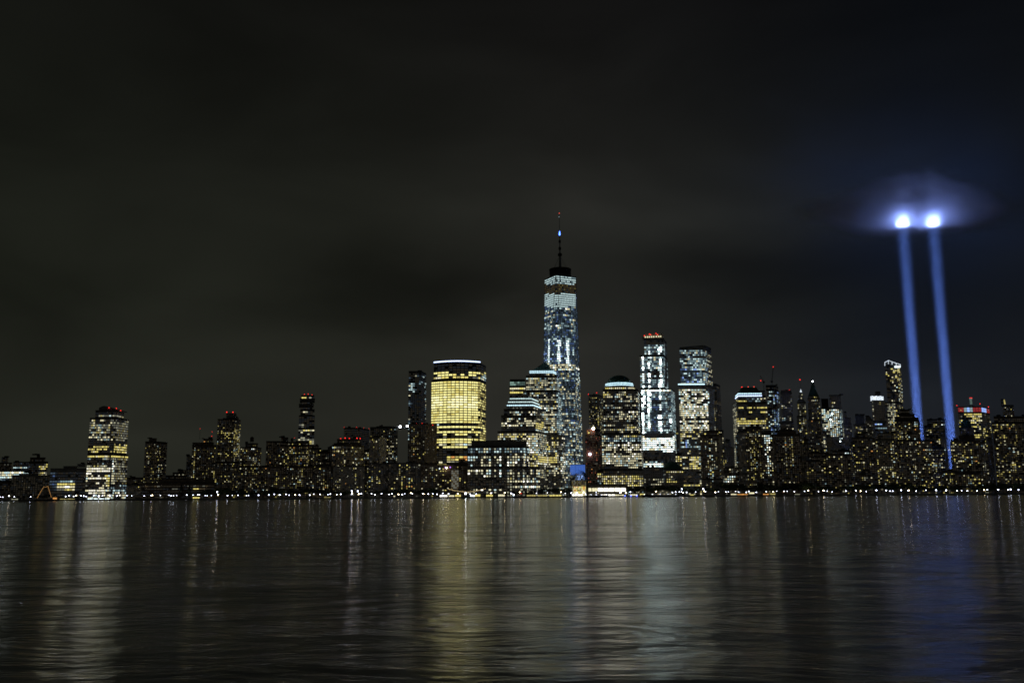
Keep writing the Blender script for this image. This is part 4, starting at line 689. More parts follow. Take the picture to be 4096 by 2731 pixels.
r_, T_, o_ = B(9, 2300, 40, [(338, None, 490, 600), (340, None, 468, 372), (346, None, 458, 350)], 'granite', ('w', 4.0, 4.4, .5, .55), [(345, 375, 440, 395, .75, 'homew'), (380, 470, 450, 560, .4, 'home'), (340, 700, 410, 760, .6, 'home')], 'stone tower with a tall green pyramid roof and a white lamp on its tip', 'tower', 'masonry_tower', .15, 'home', junk=False)
poly = T_[-1][0]; zl = T_[-1][3]-o_.z; cc = sum(poly, Vector((0, 0)))/4; za = zat(9, 397, 200, 2320)-o_.z; b = MB(); zm = zl+(za-zl)*.38
q1 = [cc+(q-cc)*.97 for q in poly]; q2 = [cc+(q-cc)*.60 for q in poly]; q3 = [cc+(q-cc)*.09 for q in poly]
V3 = lambda Q, zz: [(q.x-o_.x, q.y-o_.y, zz) for q in Q]
b.prism(V3(q1, zl+.9), V3(q2, zm), 'copper_green'); b.prism(V3(q2, zm), V3(q3, za), 'copper_green'); b.build('pyramid_roof', r_)
ball('roof_lamp', (cc.x, cc.y, za+o_.z+1.2), 1.1, 'flood', r_)
B(9, 2080, 30, [(485, None, 580, 470)], 'dark_glass', ('b', 4.1, 3.8, .8, .6), [(485, 485, 560, 580, .95, 'rowW'), (485, 580, 580, 690, .65, 'off'), (500, 640, 580, 690, .95, 'white')], 'dark slab with stacked rows of white windows left of the bright window grid', 'tower', 'office_tower', .3, 'off', junk=False)
B(9, 2090, 30, [(482, None, 556, 380)], 'black_metal', None, [], 'plain black rooftop block above the slab with stacked white rows', 'tower', 'office_tower', junk=False)
B(9, 2040, 34, [(562, 690, 700, 476), (566, None, 684, 342)], 'granite', ('w', 4.1, 4.5, .6, .58), [(575, 345, 690, 465, .04, 'dim'), (600, 405, 632, 430, 1, 'offy'), (585, 440, 610, 460, 1, 'homew'), (560, 465, 668, 775, .97, 'rowW'), (575, 480, 598, 700, 1, 'hotc'), (668, 480, 700, 775, .95, 'cool')], 'stone tower with a dense glowing grid of bright white windows', 'tower', 'masonry_tower', .5, 'rowW')
B(9, 1980, 28, [(532, None, 728, 775)], 'beige_stone', HOMEB, [(668, 780, 700, 870, 1, 'hotc')], 'wide pale stone base below the bright white window grid', bt, 'masonry_block', .04, 'dim')
B(9, 1900, 28, [(700, None, 800, 640), (718, None, 790, 580), (724, None, 746, 520)], 'granite', ('w', 3.8, 4.0, .5, .5), [(710, 572, 730, 590, 1, 'offy')], 'grey stepped tower with a chimney, left of the gap', 'tower', 'masonry_tower', .28, 'pale')
B(9, 2020, 28, [(822, None, 952, 645), (838, None, 928, 553)], 'granite', ('w', 3.8, 4.0, .55, .5), [(830, 690, 950, 705, .8, 'pale'), (840, 670, 950, 740, .5, 'offy')], 'grey tower topped by a big blank black box', 'tower', 'masonry_tower', .12, 'dim', skip=(1,))
B(9, 2130, 26, [(940, None, 1020, 590), (950, None, 1000, 566)], 'granite', ('w', 3.8, 4.0, .5, .5), [], 'hazy slim tower left of the tower with the white crown', 'tower', 'masonry_tower', .2, 'pale')
r_, T_, o_ = B(9, 2100, 30, [(1010, None, 1146, 402), (1014, None, 1140, 396)], 'granite', ('w', 3.9, 4.2, .5, .5), [(1010, 410, 1040, 600, .6, 'pale'), (1080, 410, 1110, 440, .9, 'offy')], 'grey tower with a brilliant white crenellated crown', 'tower', 'masonry_tower', .3, 'dim', junk=False)
b = MB(); c = MB()
for k in range(6):
    x = 1014+k*21; a = at(*zp(9, x, 398), 2103); d = at(*zp(9, x+17, 398), 2103); zt_ = zat(9, x, 348+(k % 2)*6, 2103)-o_.z
    b.box(a.x-o_.x, d.x-o_.x, a.y-o_.y, a.y-o_.y+8, T_[-1][3]-o_.z, zt_, 'crown_white'); 
b.box(at(*zp(9, 1014, 398), 2102).x-o_.x, at(*zp(9, 1139, 398), 2102).x-o_.x, -16.5+(2103-2100)-3, -12, T_[-1][3]-o_.z-4, T_[-1][3]-o_.z+2, 'crown_white') if False else None
b.build('crown', r_)
c.box(at(*zp(9, 1066, 345), 2112).x-o_.x, at(*zp(9, 1104, 345), 2112).x-o_.x, 2112-o_.y, 2122-o_.y, T_[-1][3]-o_.z, zat(9, 1085, 300, 2112)-o_.z, 'black_metal'); c.build('roof_house', r_)
B(9, 1960, 30, [(1040, None, 1172, 612)], 'steel', ('b', 4.2, 5, .8, .5), [(1040, 620, 1060, 640, 1, 'hotc'), (1045, 635, 1115, 662, 1, 'blue'), (1045, 680, 1165, 698, 1, 'cool'), (1045, 698, 1170, 760, .5, 'dimc')], 'grey block with a blue lit top floor beneath the white crowned tower', 'tower', 'office_tower', .2, 'dimc', junk=False)
r_, T_, o_ = B(10, 1920, 40, [(96, 225, 262, 500), (94, 205, 246, (118, 150))], 'dark_glass', ('w', 3.5, 3.7, .85, .6), [(100, 180, 205, 560, .22, 'offy'), (190, 170, 240, 215, .9, 'offy'), (145, 235, 240, 300, .55, 'offy'), (200, 330, 280, 500, .55, 'homew'), (120, 500, 200, 780, .6, 'pale'), (150, 540, 200, 760, .8, 'homew'), (95, 240, 120, 800, .35, 'dim')], 'tall slim dark glass tower with a slanted open crown left of the light beams', 'tower', 'apartment_tower', .25, 'home', junk=False, caps=False)
for a, c in (((95, 118), (130, 100)), ((130, 100), (245, 140)), ((130, 100), (130, 135)), ((165, 113), (165, 140)), ((205, 126), (205, 152)), ((245, 140), (245, 165)), ((95, 118), (95, 150))): seg(r_, o_, 10, 1917, a, c, .55, 'crown_white', 'crown_frame')
b = MB(); a = at(*zp(10, 196, 168), 1917.5); c = at(*zp(10, 243, 152), 1917.5); b.box(a.x-o_.x, c.x-o_.x, a.y-o_.y, a.y-o_.y+3, a.z-o_.z, c.z-o_.z, 'X2'); b.build('crown_light', r_)
B(9, 1600, 28, [(1048, None, 1240, 800), (1078, None, 1235, 736)], 'beige_stone', ('w', 3.1, 3.6, .62, .5), [(1080, 740, 1240, 800, 0, 'dim'), (1075, 845, 1140, 880, .7, 'home'), (1200, 850, 1245, 960, .8, 'homew'), (1080, 1085, 1250, 1105, .95, 'off'), (1065, 1120, 1120, 1240, .7, 'home'), (1020, 820, 1040, 900, .6, 'home')], 'beige apartment tower with many yellow windows under a dark top', 'tower', 'apartment_tower', .42)
B(9, 1582, 24, [(806, None, 1038, 786), (850, None, 940, 740)], 'dark_brick', ('w', 3.2, 3.6, .6, .5), [(870, 1040, 1030, 1080, .55, 'home'), (800, 1120, 870, 1180, .7, 'homew'), (910, 1200, 960, 1225, .8, 'home')], 'broad dark apartment tower in front of the blank black box tower', 'tower', 'apartment_tower', .16)
B(9, 1700, 24, [(250, None, 358, 845), (305, None, 345, 815)], 'beige_stone', ('w', 3.6, 3.8, .45, .5), [(255, 850, 300, 880, .9, 'rowW'), (285, 965, 335, 1005, .7, 'cool')], 'pale slender stone building right of the rounded top brown tower', bt, 'masonry_block', .1, 'dim')
B(9, 1660, 24, [(355, None, 560, 940)], 'dark_brick', HOME, [(400, 855, 470, 880, .7, 'home')], 'dark low block behind the trees right of the pale slender building', bt, 'apartment_block', .1)
B(9, 1572, 22, [(322, None, 528, 1030), (380, None, 470, 985)], 'dark_brick', ('w', 3.2, 4.0, .62, .5), [(320, 1130, 400, 1220, .5, 'home')], 'low dark waterfront block with sparse big windows', bt, 'apartment_block', .2)
B(9, 1578, 22, [(528, None, 806, 958), (600, None, 775, 925)], 'dark_brick', ('w', 3.2, 4.0, .62, .5), [(630, 925, 740, 945, 1, 'hot'), (715, 945, 775, 962, 1, 'hot'), (560, 1050, 600, 1090, .9, 'homew'), (650, 1075, 700, 1140, .9, 'homew')], 'dark waterfront block with a lit penthouse terrace', bt, 'apartment_block', .18)
B(9, 2150, 30, [(480, None, 560, 700), (335, None, 480, 690)], 'granite', ('w', 4, 4.4, .5, .5), [], 'unused', bt, 'masonry_block', .1) if False else None
# ---- right end
B(10, 1612, 26, [(186, None, 430, 680), (196, None, 420, 655), (228, None, 380, 618), (242, None, 332, 578)], 'dark_brick', ('w', 3.1, 3.4, .62, .56), [(380, 650, 420, 740, .75, 'homew'), (240, 780, 300, 860, .75, 'home'), (190, 1000, 215, 1180, .6, 'homew')], 'dark stepped apartment tower left of the first light beam', 'tower', 'apartment_tower', .22, 'home')
B(10, 1568, 24, [(215, None, 548, 872), (300, None, 408, 805)], 'dark_brick', ('w', 3.1, 3.3, .62, .56), [(395, 1040, 440, 1070, .7, 'homew'), (470, 960, 540, 980, .8, 'home'), (350, 1100, 440, 1180, .4, 'homew'), (440, 1290, 490, 1315, .9, 'offy')], 'wide dark waterfront apartment tower at the foot of the first light beam', 'tower', 'apartment_tower', .27)
B(10, 2000, 36, [(424, None, 570, 745), (500, None, 690, 668)], 'blue_glass', ('b', 4.1, 4.0, .8, .5), [], 'unused', 'tower', 'office_tower', .1) if False else None
B(10, 2000, 34, [(500, None, 690, 668)], 'blue_glass', ('w', 4.0, 4.4, .7, .45), [(560, 715, 600, 730, 1, 'offy'), (560, 735, 640, 745, 1, 'offy'), (640, 712, 680, 730, 1, 'hotc'), (500, 770, 600, 800, .5, 'offy'), (590, 860, 640, 910, .9, 'offy')], 'dim blue grey tower seen between the two light beams', 'tower', 'office_tower', .14, 'dimc')
B(10, 1960, 20, [(424, None, 512, 742)], 'blue_glass', ('w', 4.0, 4.4, .7, .45), [(430, 745, 480, 765, 1, 'cool')], 'low dim building seen through the foot of the first light beam', bt, 'office_block', .25, 'pale')
B(10, 1850, 26, [(548, None, 665, 880), (640, None, 752, 826)], 'beige_stone', HOME, [], 'unused', bt, 'x', .2) if False else None
B(10, 1840, 24, [(636, None, 750, 828), (645, None, 742, 792)], 'beige_stone', ('w', 3.6, 3.8, .5, .5), [(655, 835, 745, 850, .9, 'homew'), (675, 955, 720, 970, 1, 'homew')], 'pale stone building inside the foot of the second light beam', bt, 'masonry_block', .12, 'dim')
B(10, 1760, 20, [(546, None, 662, 935)], 'dark_glass', ('w', 3.6, 4.0, .6, .5), [(550, 1060, 662, 1150, .7, 'homew')], 'dim office block with white windows left of the pale stone building', bt, 'office_block', .35, 'homew')
B(10, 1572, 20, [(640, None, 785, 1165)], 'dark_brick', HOME, [(720, 1240, 755, 1270, .9, 'offy')], 'low dark block whose roof the second light beam seems to rise from', bt, 'apartment_block', .3, 'home')
r_, T_, o_ = B(10, 1920, 44, [(802, 1028, 1106, 600), (798, 1025, 1100, 548)], 'dark_glass', ('b', 4.3, 4.0, .75, .55), [(795, 545, 1110, 580, 0, 'dim'), (805, 585, 1010, 605, .6, 'gold'), (890, 600, 1026, 750, .88, 'offy'), (805, 640, 880, 710, .75, 'offy'), (1030, 600, 1110, 760, .05, 'dim')], 'dark office tower crowned with red, white and blue lit panels', 'tower', 'office_tower', .3, 'gold', junk=False)
for f_i, (a, c) in enumerate(T_[-1][1]):
    n_p = 8 if f_i == 0 else 5; d = c-a; nn = Vector((d.y, -d.x)).normalized()*.4; z1 = min(T_[-1][3], T_[-1][4])-o_.z-.9
    for k in range(n_p):
        p = a+d*((k+.06)/n_p)+nn; q = a+d*((k+.94)/n_p)+nn
        m_ = (['R1', 'R1', 'C2', 'B1', 'C2', 'R1', 'R1', 'R1'] if f_i == 0 else ['B1', 'B1', 'B1', 'R1', 'R1'])[k]
        for s_ in (0, 1):
            b = MB(); z_b = z1-9+s_*4.6; b.quad([(p.x-o_.x, p.y-o_.y, z_b), (q.x-o_.x, q.y-o_.y, z_b), (q.x-o_.x, q.y-o_.y, z_b+4), (p.x-o_.x, p.y-o_.y, z_b+4)], m_); b.build('lit_panel', r_)
b = MB(); P = at(*zp(10, 928, 520), 1944); u = 1944/F/2.413; b.lathe((P.x-o_.x, P.y-o_.y, T_[-1][3]-o_.z), [(40*u, 0), (36*u, 8*u), (12*u, 22*u), (10*u, 24*u)], 'dark_glass', 10); b.build('roof_house', r_)
b = MB(); b.lathe((P.x-o_.x, P.y-o_.y, zat(10, 928, 522, 1944)-o_.z), [(11*u, 0), (10*u, 40*u), (13*u, 44*u), (13*u, 58*u), (0, 60*u)], 'G2', 8); b.build('lantern', r_)
for q in ((790, 534), (1013, 518), (1095, 548), (918, 462), (934, 462)): ball('warning_light', at(*zp(10, *q), 1915 if q[1] > 500 else 1940), 1.1, 'beacon_red', r_)
r_, T_, o_ = B(10, 1790, 26, [(812, None, 955, 745)], 'granite', ('w', 3.6, 4, .5, .5), [], 'dark building with a domed mansard roof below the red white and blue crown', bt, 'masonry_block', .06, 'dim', junk=False)
b = MB(); P = at(*zp(10, 880, 745), 1803); u = 1803/F/2.413; b.lathe((P.x-o_.x, P.y-o_.y, T_[0][3]-o_.z), [(50*u, 0), (46*u, 30*u), (34*u, 62*u), (16*u, 84*u), (0, 92*u)], 'copper_green', 12); b.build('dome', r_)
B(10, 1585, 24, [(722, None, 1012, 872), (757, None, 802, 853), (808, None, 965, 830)], 'dark_brick', ('w', 3.1, 3.6, .64, .54), [(740, 950, 770, 975, .9, 'homew'), (845, 930, 875, 1110, .8, 'home'), (920, 1020, 1012, 1090, .6, 'home'), (790, 1060, 815, 1100, .9, 'homew')], 'dark apartment tower right of the second light beam', 'tower', 'apartment_tower', .2)
B(10, 1566, 16, [(786, None, 1010, 1180)], 'dark_brick', ('w', 3.1, 3.6, .64, .54), [(885, 1240, 990, 1310, .6, 'homew')], 'low dark waterfront wing with bright lower windows', bt, 'apartment_block', .32)
B(10, 1700, 20, [(998, None, 1075, 888)], 'beige_stone', ('w', 3.1, 3.4, .6, .54), [(1000, 915, 1060, 945, .8, 'cool'), (1010, 1060, 1075, 1170, .6, 'pale')], 'pale low building left of the slender classical tower', bt, 'masonry_block', .18, 'pale')
r_, T_, o_ = B(10, 1730, 22, [(1060, None, 1142, 985), (1078, None, 1132, 850), (1088, None, 1120, 775)], 'beige_stone', ('w', 3.8, 4.2, .4, .5), [], 'slender pale classical tower with a small spire', 'tower', 'masonry_tower', .04, 'dim', junk=False)
b = MB(); P = at(*zp(10, 1104, 775), 1744); u = 1744/F/2.413; b.lathe((P.x-o_.x, P.y-o_.y, T_[-1][3]-o_.z), [(12*u, 0), (8*u, 14*u), (2*u, 30*u), (0, 44*u)], 'beige_stone', 8); b.build('spire', r_)
B(10, 1650, 34, [(1128, None, 1500, 702), (1146, None, 1500, 642)], 'brown_brick', ('w', 3.2, 3.6, .7, .48), [(1145, 640, 1500, 700, .02, 'dim'), (1150, 708, 1400, 722, .7, 'offy'), (1330, 740, 1370, 1190, .72, 'home'), (1345, 970, 1400, 1010, .95, 'homew'), (1180, 820, 1240, 890, .6, 'home'), (1150, 1180, 1420, 1250, .4, 'home')], 'big dark brown apartment tower at the right edge of the skyline', 'tower', 'apartment_tower', .22)
r_, T_, o_ = B(10, 2000, 28, [(1228, None, 1336, 532), (1214, None, 1242, 475)], 'granite', ('w', 3.6, 4.2, .55, .5), [(1235, 555, 1340, 640, .45, 'offy')], 'dark tower with a small golden finial behind the big brown tower', 'tower', 'masonry_tower', .2, 'offy', junk=False)
wedge(r_, o_, 10, [(1238, 520), (1244, 478), (1250, 476), (1262, 520)], 2003, 5, 'Y2', 'finial')
# ------------------------------------------------------------------ promenade lamps
SEGS = [(0, 240, 'by the lit rigging at the far left'), (240, 520, 'in front of the tall left tower'), (520, 760, 'in front of the long brick school'), (760, 1100, 'below the tall tower with the roof fin'),
        (1100, 1460, 'along the wide apartment blocks'), (1460, 1700, 'below the twin floodlight tower'), (1700, 2080, 'around the peaked canopy'), (2080, 2320, 'left of the arched glass hall'), (2320, 2560, 'beside the pavilion'),
        (2560, 2760, 'behind the white yacht'), (2760, 2900, 'below the dark brown slab'), (2900, 3120, 'by the low restaurant'), (3120, 3360, 'below the rounded top brown tower'),
        (3360, 3640, 'below the beige apartment tower'), (3640, 3840, 'at the feet of the light beams'), (3840, 4200, 'at the far right end')]
def segname(px):
    for a, b_, n in SEGS:
        if a <= px < b_: return n
    return SEGS[-1][2]
pm = MB(); pm.lathe((0, 0, 0), [(.28, 0), (.28, .5), (.12, .7), (.09, 4.3), (.3, 4.35), (.3, 4.5), (0, 4.5)], 'black_metal', 8)
PM = None
def lamp(px, h=4.6, r=.8, m='lamp_white', Y=SHORE+5, py=1980):
    global PM
    P = at(px, py, Y); root = empty('street_lamp', (P.x, Y, GZ)); n = segname(px)
    tag(root, ('bluish white' if m in ('lamp_white', 'lamp_low') else 'warm')+' globe street lamp on the quay '+n, 'street lamp', 'promenade lamps '+n)
    if PM is None:
        o = pm.build('post', root); PM = o.data
    else:
        o = bpy.data.objects.new('post', PM); COL.objects.link(o); o.parent = root
    o.scale = (1, 1, h/4.5); g = ball('globe', Vector((P.x, Y, GZ+h+r*.8)), r, m, root)
LX = [3, 12, 36, 58, 123, 263, 277, 295, 323, 335, 345, 375, 395, 410, 440, 467, 470, 508, 527, 577, 604, 642, 676, 684, 694, 707, 747, 772, 791, 797, 821, 829, 845, 910, 929, 952, 986, 994, 1034, 1075, 1097, 1117, 1121, 1144, 1157, 1198, 1239, 1255, 1280,
      1312, 1321, 1347, 1363, 1407, 1445, 1486, 1500, 1526, 1556, 1567, 1609, 1619, 1649, 1690, 1713, 1731, 1748, 1771, 1794, 1881, 1905, 1965, 2044, 2047, 2146, 2190, 2261, 2285, 2385, 2480, 2522, 2660, 2676, 2690, 2703, 2718, 2727, 2747, 2783, 2823, 2863, 2874,
      2904, 2914, 2943, 2955, 2986, 2996, 3026, 3066, 3108, 3137, 3150, 3178, 3219, 3275, 3298, 3310, 3329, 3385, 3425, 3466, 3507, 3546, 3561, 3572, 3606, 3633, 3666, 3705, 3746, 3786, 3829, 3848, 3871, 3910, 3951, 3995, 4035, 4045, 4076]
rl = random.Random(4)
for x in LX:
    big = x > 3400 or x in (395, 1117, 123)
    lamp(x, rl.uniform(3.8, 5.6), rl.uniform(.38, .66)*(1.2 if big else 1), 'lamp_white' if big or rl.random() < .55 else 'lamp_low')
for x in (33, 300, 605, 868, 1177, 1405, 1431, 1590, 1827, 1640, 1690, 1960, 2015, 2240, 2303, 2330, 2480, 2500, 2620, 2728, 2814, 2858, 3090, 3230, 3290, 3440, 3633, 3934):
    lamp(x+4, rl.uniform(4, 6.5), .6, 'lamp_warm', SHORE+9)
for x in (868, 1407, 1431, 2728, 2814): lamp(x, 9.5, .8, 'lamp_white', SHORE+8)

# ------------------------------------------------------------------ trees along the promenade
def crown_mesh(seed, conifer=False):
    rnd = random.Random(seed); b = MB(); cl = []
    if conifer:
        for k in range(260):
            t = rnd.random()**.7; a = rnd.uniform(0, 6.28); r = (1-t)*.30*rnd.uniform(.5, 1.05)+.01; cl.append((Vector((r*math.cos(a), r*math.sin(a), .08+t*.92)), .055))
    else:
        lobes = [(Vector((rnd.uniform(-.28, .28), rnd.uniform(-.28, .28), rnd.uniform(.42, .80))), rnd.uniform(.14, .24)) for _ in range(11)]
        for c, r in lobes:
            for k in range(46):
                d = Vector((rnd.gauss(0, 1), rnd.gauss(0, 1), rnd.gauss(0, 1))).normalized(); cl.append((c+d*r*rnd.uniform(.55, 1.08), .045))
    for c, s in cl:
        for k in range(2):
            u = Vector((rnd.gauss(0, 1), rnd.gauss(0, 1), rnd.gauss(0, 1))).normalized(); v = u.orthogonal().normalized(); s2 = s*rnd.uniform(.5, 1.2)
            b.quad([c-u*s2, c-v*s2*.6, c+u*s2, c+v*s2*.6], 'needle' if conifer else 'leaf')
    me = bpy.data.meshes.new('crown'); me.from_pydata(b.v, [], b.f); me.materials.append(MAT['needle' if conifer else 'leaf']); return me
CM = [crown_mesh(s) for s in range(5)]; CC = crown_mesh(9, True)
tb = MB(); tb.tube((0, 0, 0), (.01, 0, .35), .028, .018, 'bark', 7); 
for a in range(5): tb.tube((.01, 0, .28+.03*a), (.2*math.cos(a*1.3), .2*math.sin(a*1.3), .58+.04*a), .014, .005, 'bark', 5)
tm = bpy.data.meshes.new('trunk'); tm.from_pydata(tb.v, [], tb.f); tm.materials.append(MAT['bark'])
rt_ = random.Random(8)
def tree(px, ytop, Y, conifer=False, wide=1.15):
    P = at(px, ytop, Y); H = max(4, P.z-GZ); root = empty('conifer_tree' if conifer else 'leafy_tree', (P.x, Y, GZ), rt_.uniform(0, 6.28)); n = segname(px)
    if conifer: tag(root, ('taller' if px < 740 else 'shorter')+' pointed dark conifer in front of the brick school', 'tree')
    else: tag(root, 'dark round crowned tree on the promenade '+n, 'tree', 'promenade trees '+n)
    for nm, me in (('trunk', tm), ('crown', CC if conifer else rt_.choice(CM))):
        o = bpy.data.objects.new(nm, me); COL.objects.link(o); o.parent = root; w = H*(wide if not conifer else 1.0)*rt_.uniform(.9, 1.1); o.scale = (w, w, H)
tree(727, 1936, 1520, True); tree(758, 1941, 1524, True)
for x0, x1, yt in ((52, 200, 1974), (205, 262, 1984), (590, 700, 1984), (815, 955, 1950), (960, 1010, 1962), (1015, 1105, 1955), (1105, 1195, 1944), (1200, 1300, 1950), (1310, 1400, 1954), (1480, 1560, 1956), (1570, 1650, 1950), (1655, 1745, 1950), (1790, 1830, 1968),
                   (1950, 2040, 1962), (2045, 2140, 1955), (2160, 2290, 1944), (2520, 2628, 1936), (2632, 2735, 1938), (2738, 2812, 1944), (2822, 2885, 1948), (2890, 2965, 1926), (3045, 3112, 1928), (3118, 3150, 1945), (3150, 3255, 1922), (3290, 3380, 1938), (3385, 3470, 1934),
                   (3480, 3560, 1930), (3565, 3640, 1930), (3645, 3740, 1938), (3745, 3850, 1938), (3900, 3990, 1932), (3990, 4110, 1926)):
    x = x0
    while x < x1:
        tree(x, yt+rt_.uniform(-3, 10), SHORE+rt_.uniform(20, 42)); x += rt_.uniform(17, 27)

# ------------------------------------------------------------------ quay side things
def placed(name, px, py, Y, label, cat, z=GZ):
    P = at(px, py, Y); o = empty(name, (P.x, Y, z)); tag(o, label, cat); return o, P
# peaked canopy with strings of lights
root, P = placed('canopy', 1868, 1975, 1510, 'peaked sand coloured canopy lit from below, with strings of lights', 'canopy')
u = 1510/F/4.704; zof = lambda y: zat(22, 780, y, 1510)-GZ
b = MB(); pk = (1*u, 0, zof(468)); n = 14
L0 = [(-160*u, -6, zof(535)), (-60*u, -9, zof(542)), (60*u, -9, zof(542)), (170*u, -6, zof(530)), (150*u, 8, zof(520)), (-150*u, 8, zof(520))]
for i in range(6):
    a, c = Vector(L0[i]), Vector(L0[(i+1) % 6]); p = Vector(pk)
    for k in range(4):   # the cloth sags between the mast and the rim
        f = lambda q, t: q.lerp(p, t)+Vector((0, 0, -1.6*math.sin(math.pi*t)*.6))
        b.quad([f(a, k/4), f(c, k/4), f(c, (k+1)/4), f(a, (k+1)/4)], 'canvas')
b.build('canopy_cloth', root)
b = MB(); b.tube((u, 0, 0), (u, 0, zof(466)), .25, .18, 'black_metal', 6); b.build('mast', root)
for s in (-1, 1):
    b = MB(); b.tube((s*150*u, -5, 0), (s*160*u, -6, zof(532)), .15, .12, 'black_metal', 5); b.build('pole', root)
    b = MB()
    pts = [Vector((s*(20+i*34)*u, -8, zof(548-(i/10)**1.6*64))) for i in range(11)]
    for a, c in zip(pts, pts[1:]): b.tube(a, c, .05, .05, 'black_metal', 3)
    b.build('cable', root)
    b = MB()
    for a, c in zip(pts, pts[1:]):
        for t in (0, .5): b.lathe(a.lerp(c, t), [(0, -.28), (.28, 0), (0, .28)], 'string_warm', 6)
    tag(b.build('string_light', root), kind='stuff')
root, P = placed('searchlight', 1863, 1973, 1503, 'brilliant white searchlight on a short mast under the canopy', 'lamp')
b = MB(); h = P.z-GZ; b.tube((0, 0, 0), (0, 0, h-1), .2, .15, 'black_metal', 6); b.build('mast', root)
b = MB(); b.tube((0, 1.2, h), (0, -.2, h), 1.0, 1.4, 'steel', 14); b.build('housing', root); ball('lamp', P+Vector((0, -.5, 0)), 1.25, 'flood', root)
# kiosks and market stalls with lit fronts
def kiosk(px, wpx, hpx, m, label, Y=1508, cat='kiosk', panes=4):
    P = at(px, 1985, Y); w = wpx/F*Y; h = hpx/F*Y; root = empty('kiosk', (P.x, Y, GZ)); tag(root, label, cat)
    b = MB(); b.box(-w/2, w/2, 0, 5, 0, h, 'concrete'); kw = b.build('wall', root)
    b = MB(); b.box(-w/2-.4, w/2+.4, -1.2, 5.4, h, h+.35, 'roofing'); b.build('roof', root)
    for k in range(panes):
        x0 = -w/2+w*(k+.08)/panes; x1 = -w/2+w*(k+.92)/panes; b = MB(); b.quad([(x0, -.05, h*.12), (x1, -.05, h*.12), (x1, -.05, h*.85), (x0, -.05, h*.85)], m); b.build('window', kw)
for a in ((1774, 30, 9, 'X1', 'white lit stall row left of the peaked canopy'), (1806, 22, 8, 'W1', 'small white lit stall close to the canopy pole'), (1832, 22, 10, 'Y1', 'yellowish lit stall under the left canopy edge'), (1890, 18, 9, 'X2', 'bluish white stall just right of the searchlight'),
          (1910, 22, 11, 'Y1', 'tall yellow lit stall under the right canopy edge'), (1958, 26, 9, 'Y1', 'orange yellow kiosk right of the canopy'), (2006, 26, 10, 'W1', 'cream lit kiosk left of the dark motor boat'), (2125, 36, 7, 'Y2', 'dim yellow stall row right of the dark motor boat'),
          (2170, 40, 6, 'Y2', 'long low yellow stall under dark trees'), (2222, 50, 6, 'Y1', 'long low warm lit stall left of the glass hall'), (2310, 44, 9, 'X1', 'blazing white entrance kiosk at the foot of the glass hall'), (2430, 60, 7, 'X1', 'long bright ferry shed behind the grey yacht'),
          (2478, 36, 6, 'W1', 'lower ferry shed with cream light beside the bright one'), (2535, 30, 7, 'W1', 'lit stall right of the ferry sheds'), (2570, 20, 9, 'Y1', 'small yellow stall left of the white yacht'), (2768, 14, 4, 'Y1', 'tiny yellow lit box right of the white yacht'),
          (2935, 22, 6, 'W1', 'white lit bar left of the orange awnings'), (2962, 24, 5, 'O1', 'left stall with orange light by the restaurant'), (2982, 18, 5, 'O1', 'right stall with orange light by the restaurant'), (3064, 22, 5, 'O1', 'orange lit stall right of the restaurant'), (3092, 20, 7, 'Y2', 'amber lit stall near the rounded top tower'),
          (3190, 20, 3, 'W2', 'thin white lit bench shelter below the rounded top tower'), (1310, 26, 3, 'Y2', 'low amber shelter near the striped podium'), (270, 60, 3, 'Y2', 'low amber shelter in front of the wide lit block'), (395, 90, 3.5, 'X2', 'long bright shelter at the foot of the tall left tower'), (785, 28, 7, 'Y1', 'yellow lit arcade at the school entrance'),
          (220, 16, 9, 'O1', 'small orange kiosk right of the lit rigging'), (60, 26, 4, 'W2', 'pale low shelter left of the lit rigging')):
    kiosk(*a)
# lit rigging of a moored schooner
root, P = placed('schooner', 180, 1985, 1484, 'moored schooner whose two masts carry orange light strings', 'boat', 0.0)
u = 1484/F/4.704; zo = lambda y: zat(21, 840, y, 1484); xo = lambda x: at(*zp(21, x, 640), 1484).x-P.x
def hull(root, L_, Wd, H, m, bow=1, name='hull', dz=0):
    b = MB(); n = 12; rows = []
    for i in range(n+1):
        t = i/n; w = Wd/2*(1-(t**3.2))*(.72+.28*min(1, t*5)); sh = H*(1+.35*t*t); x = (-L_/2+L_*t)*bow
        rows.append([(x, -w, sh+dz), (x*1.0-(.06*L_*t*bow), -w*.62, -.4+dz), (x-(.06*L_*t*bow), w*.62, -.4+dz), (x, w, sh+dz)])
    for r0_, r1_ in zip(rows, rows[1:]):
        for k in range(3): b.quad([r0_[k], r1_[k], r1_[k+1], r0_[k+1]], m)
        b.quad([r0_[3], r1_[3], r1_[0], r0_[0]], m)
    b.quad(rows[0], m); return b.build(name, root)
hull(root, 30, 6, 2.0, 'navy_paint')
for k, (x, y, xe, ye) in enumerate(((810, 450, 700, 662), (885, 438, 968, 655))):
    b = MB(); b.tube((xo(x), 0, 1), (xo(x), 0, zo(y)), .22, .12, 'bark', 6); b.build('mast', root)
    b = MB(); b.tube((xo(x), 0, zo(y)), (xo(xe), 0, zo(ye)), .2, .2, 'string_orange', 4); b.build('string_light', root)
b = MB(); b.tube((xo(810), 0, zo(452)), (xo(848), 0, zo(458)), .2, .2, 'string_orange', 4); b.tube((xo(848), 0, zo(458)), (xo(885), 0, zo(440)), .2, .2, 'string_orange', 4); b.build('string_light', root)
b = MB(); b.box(-6, 2, -1.6, 1.6, 2.2, 3.4, 'white_paint'); b.build('cabin', root)
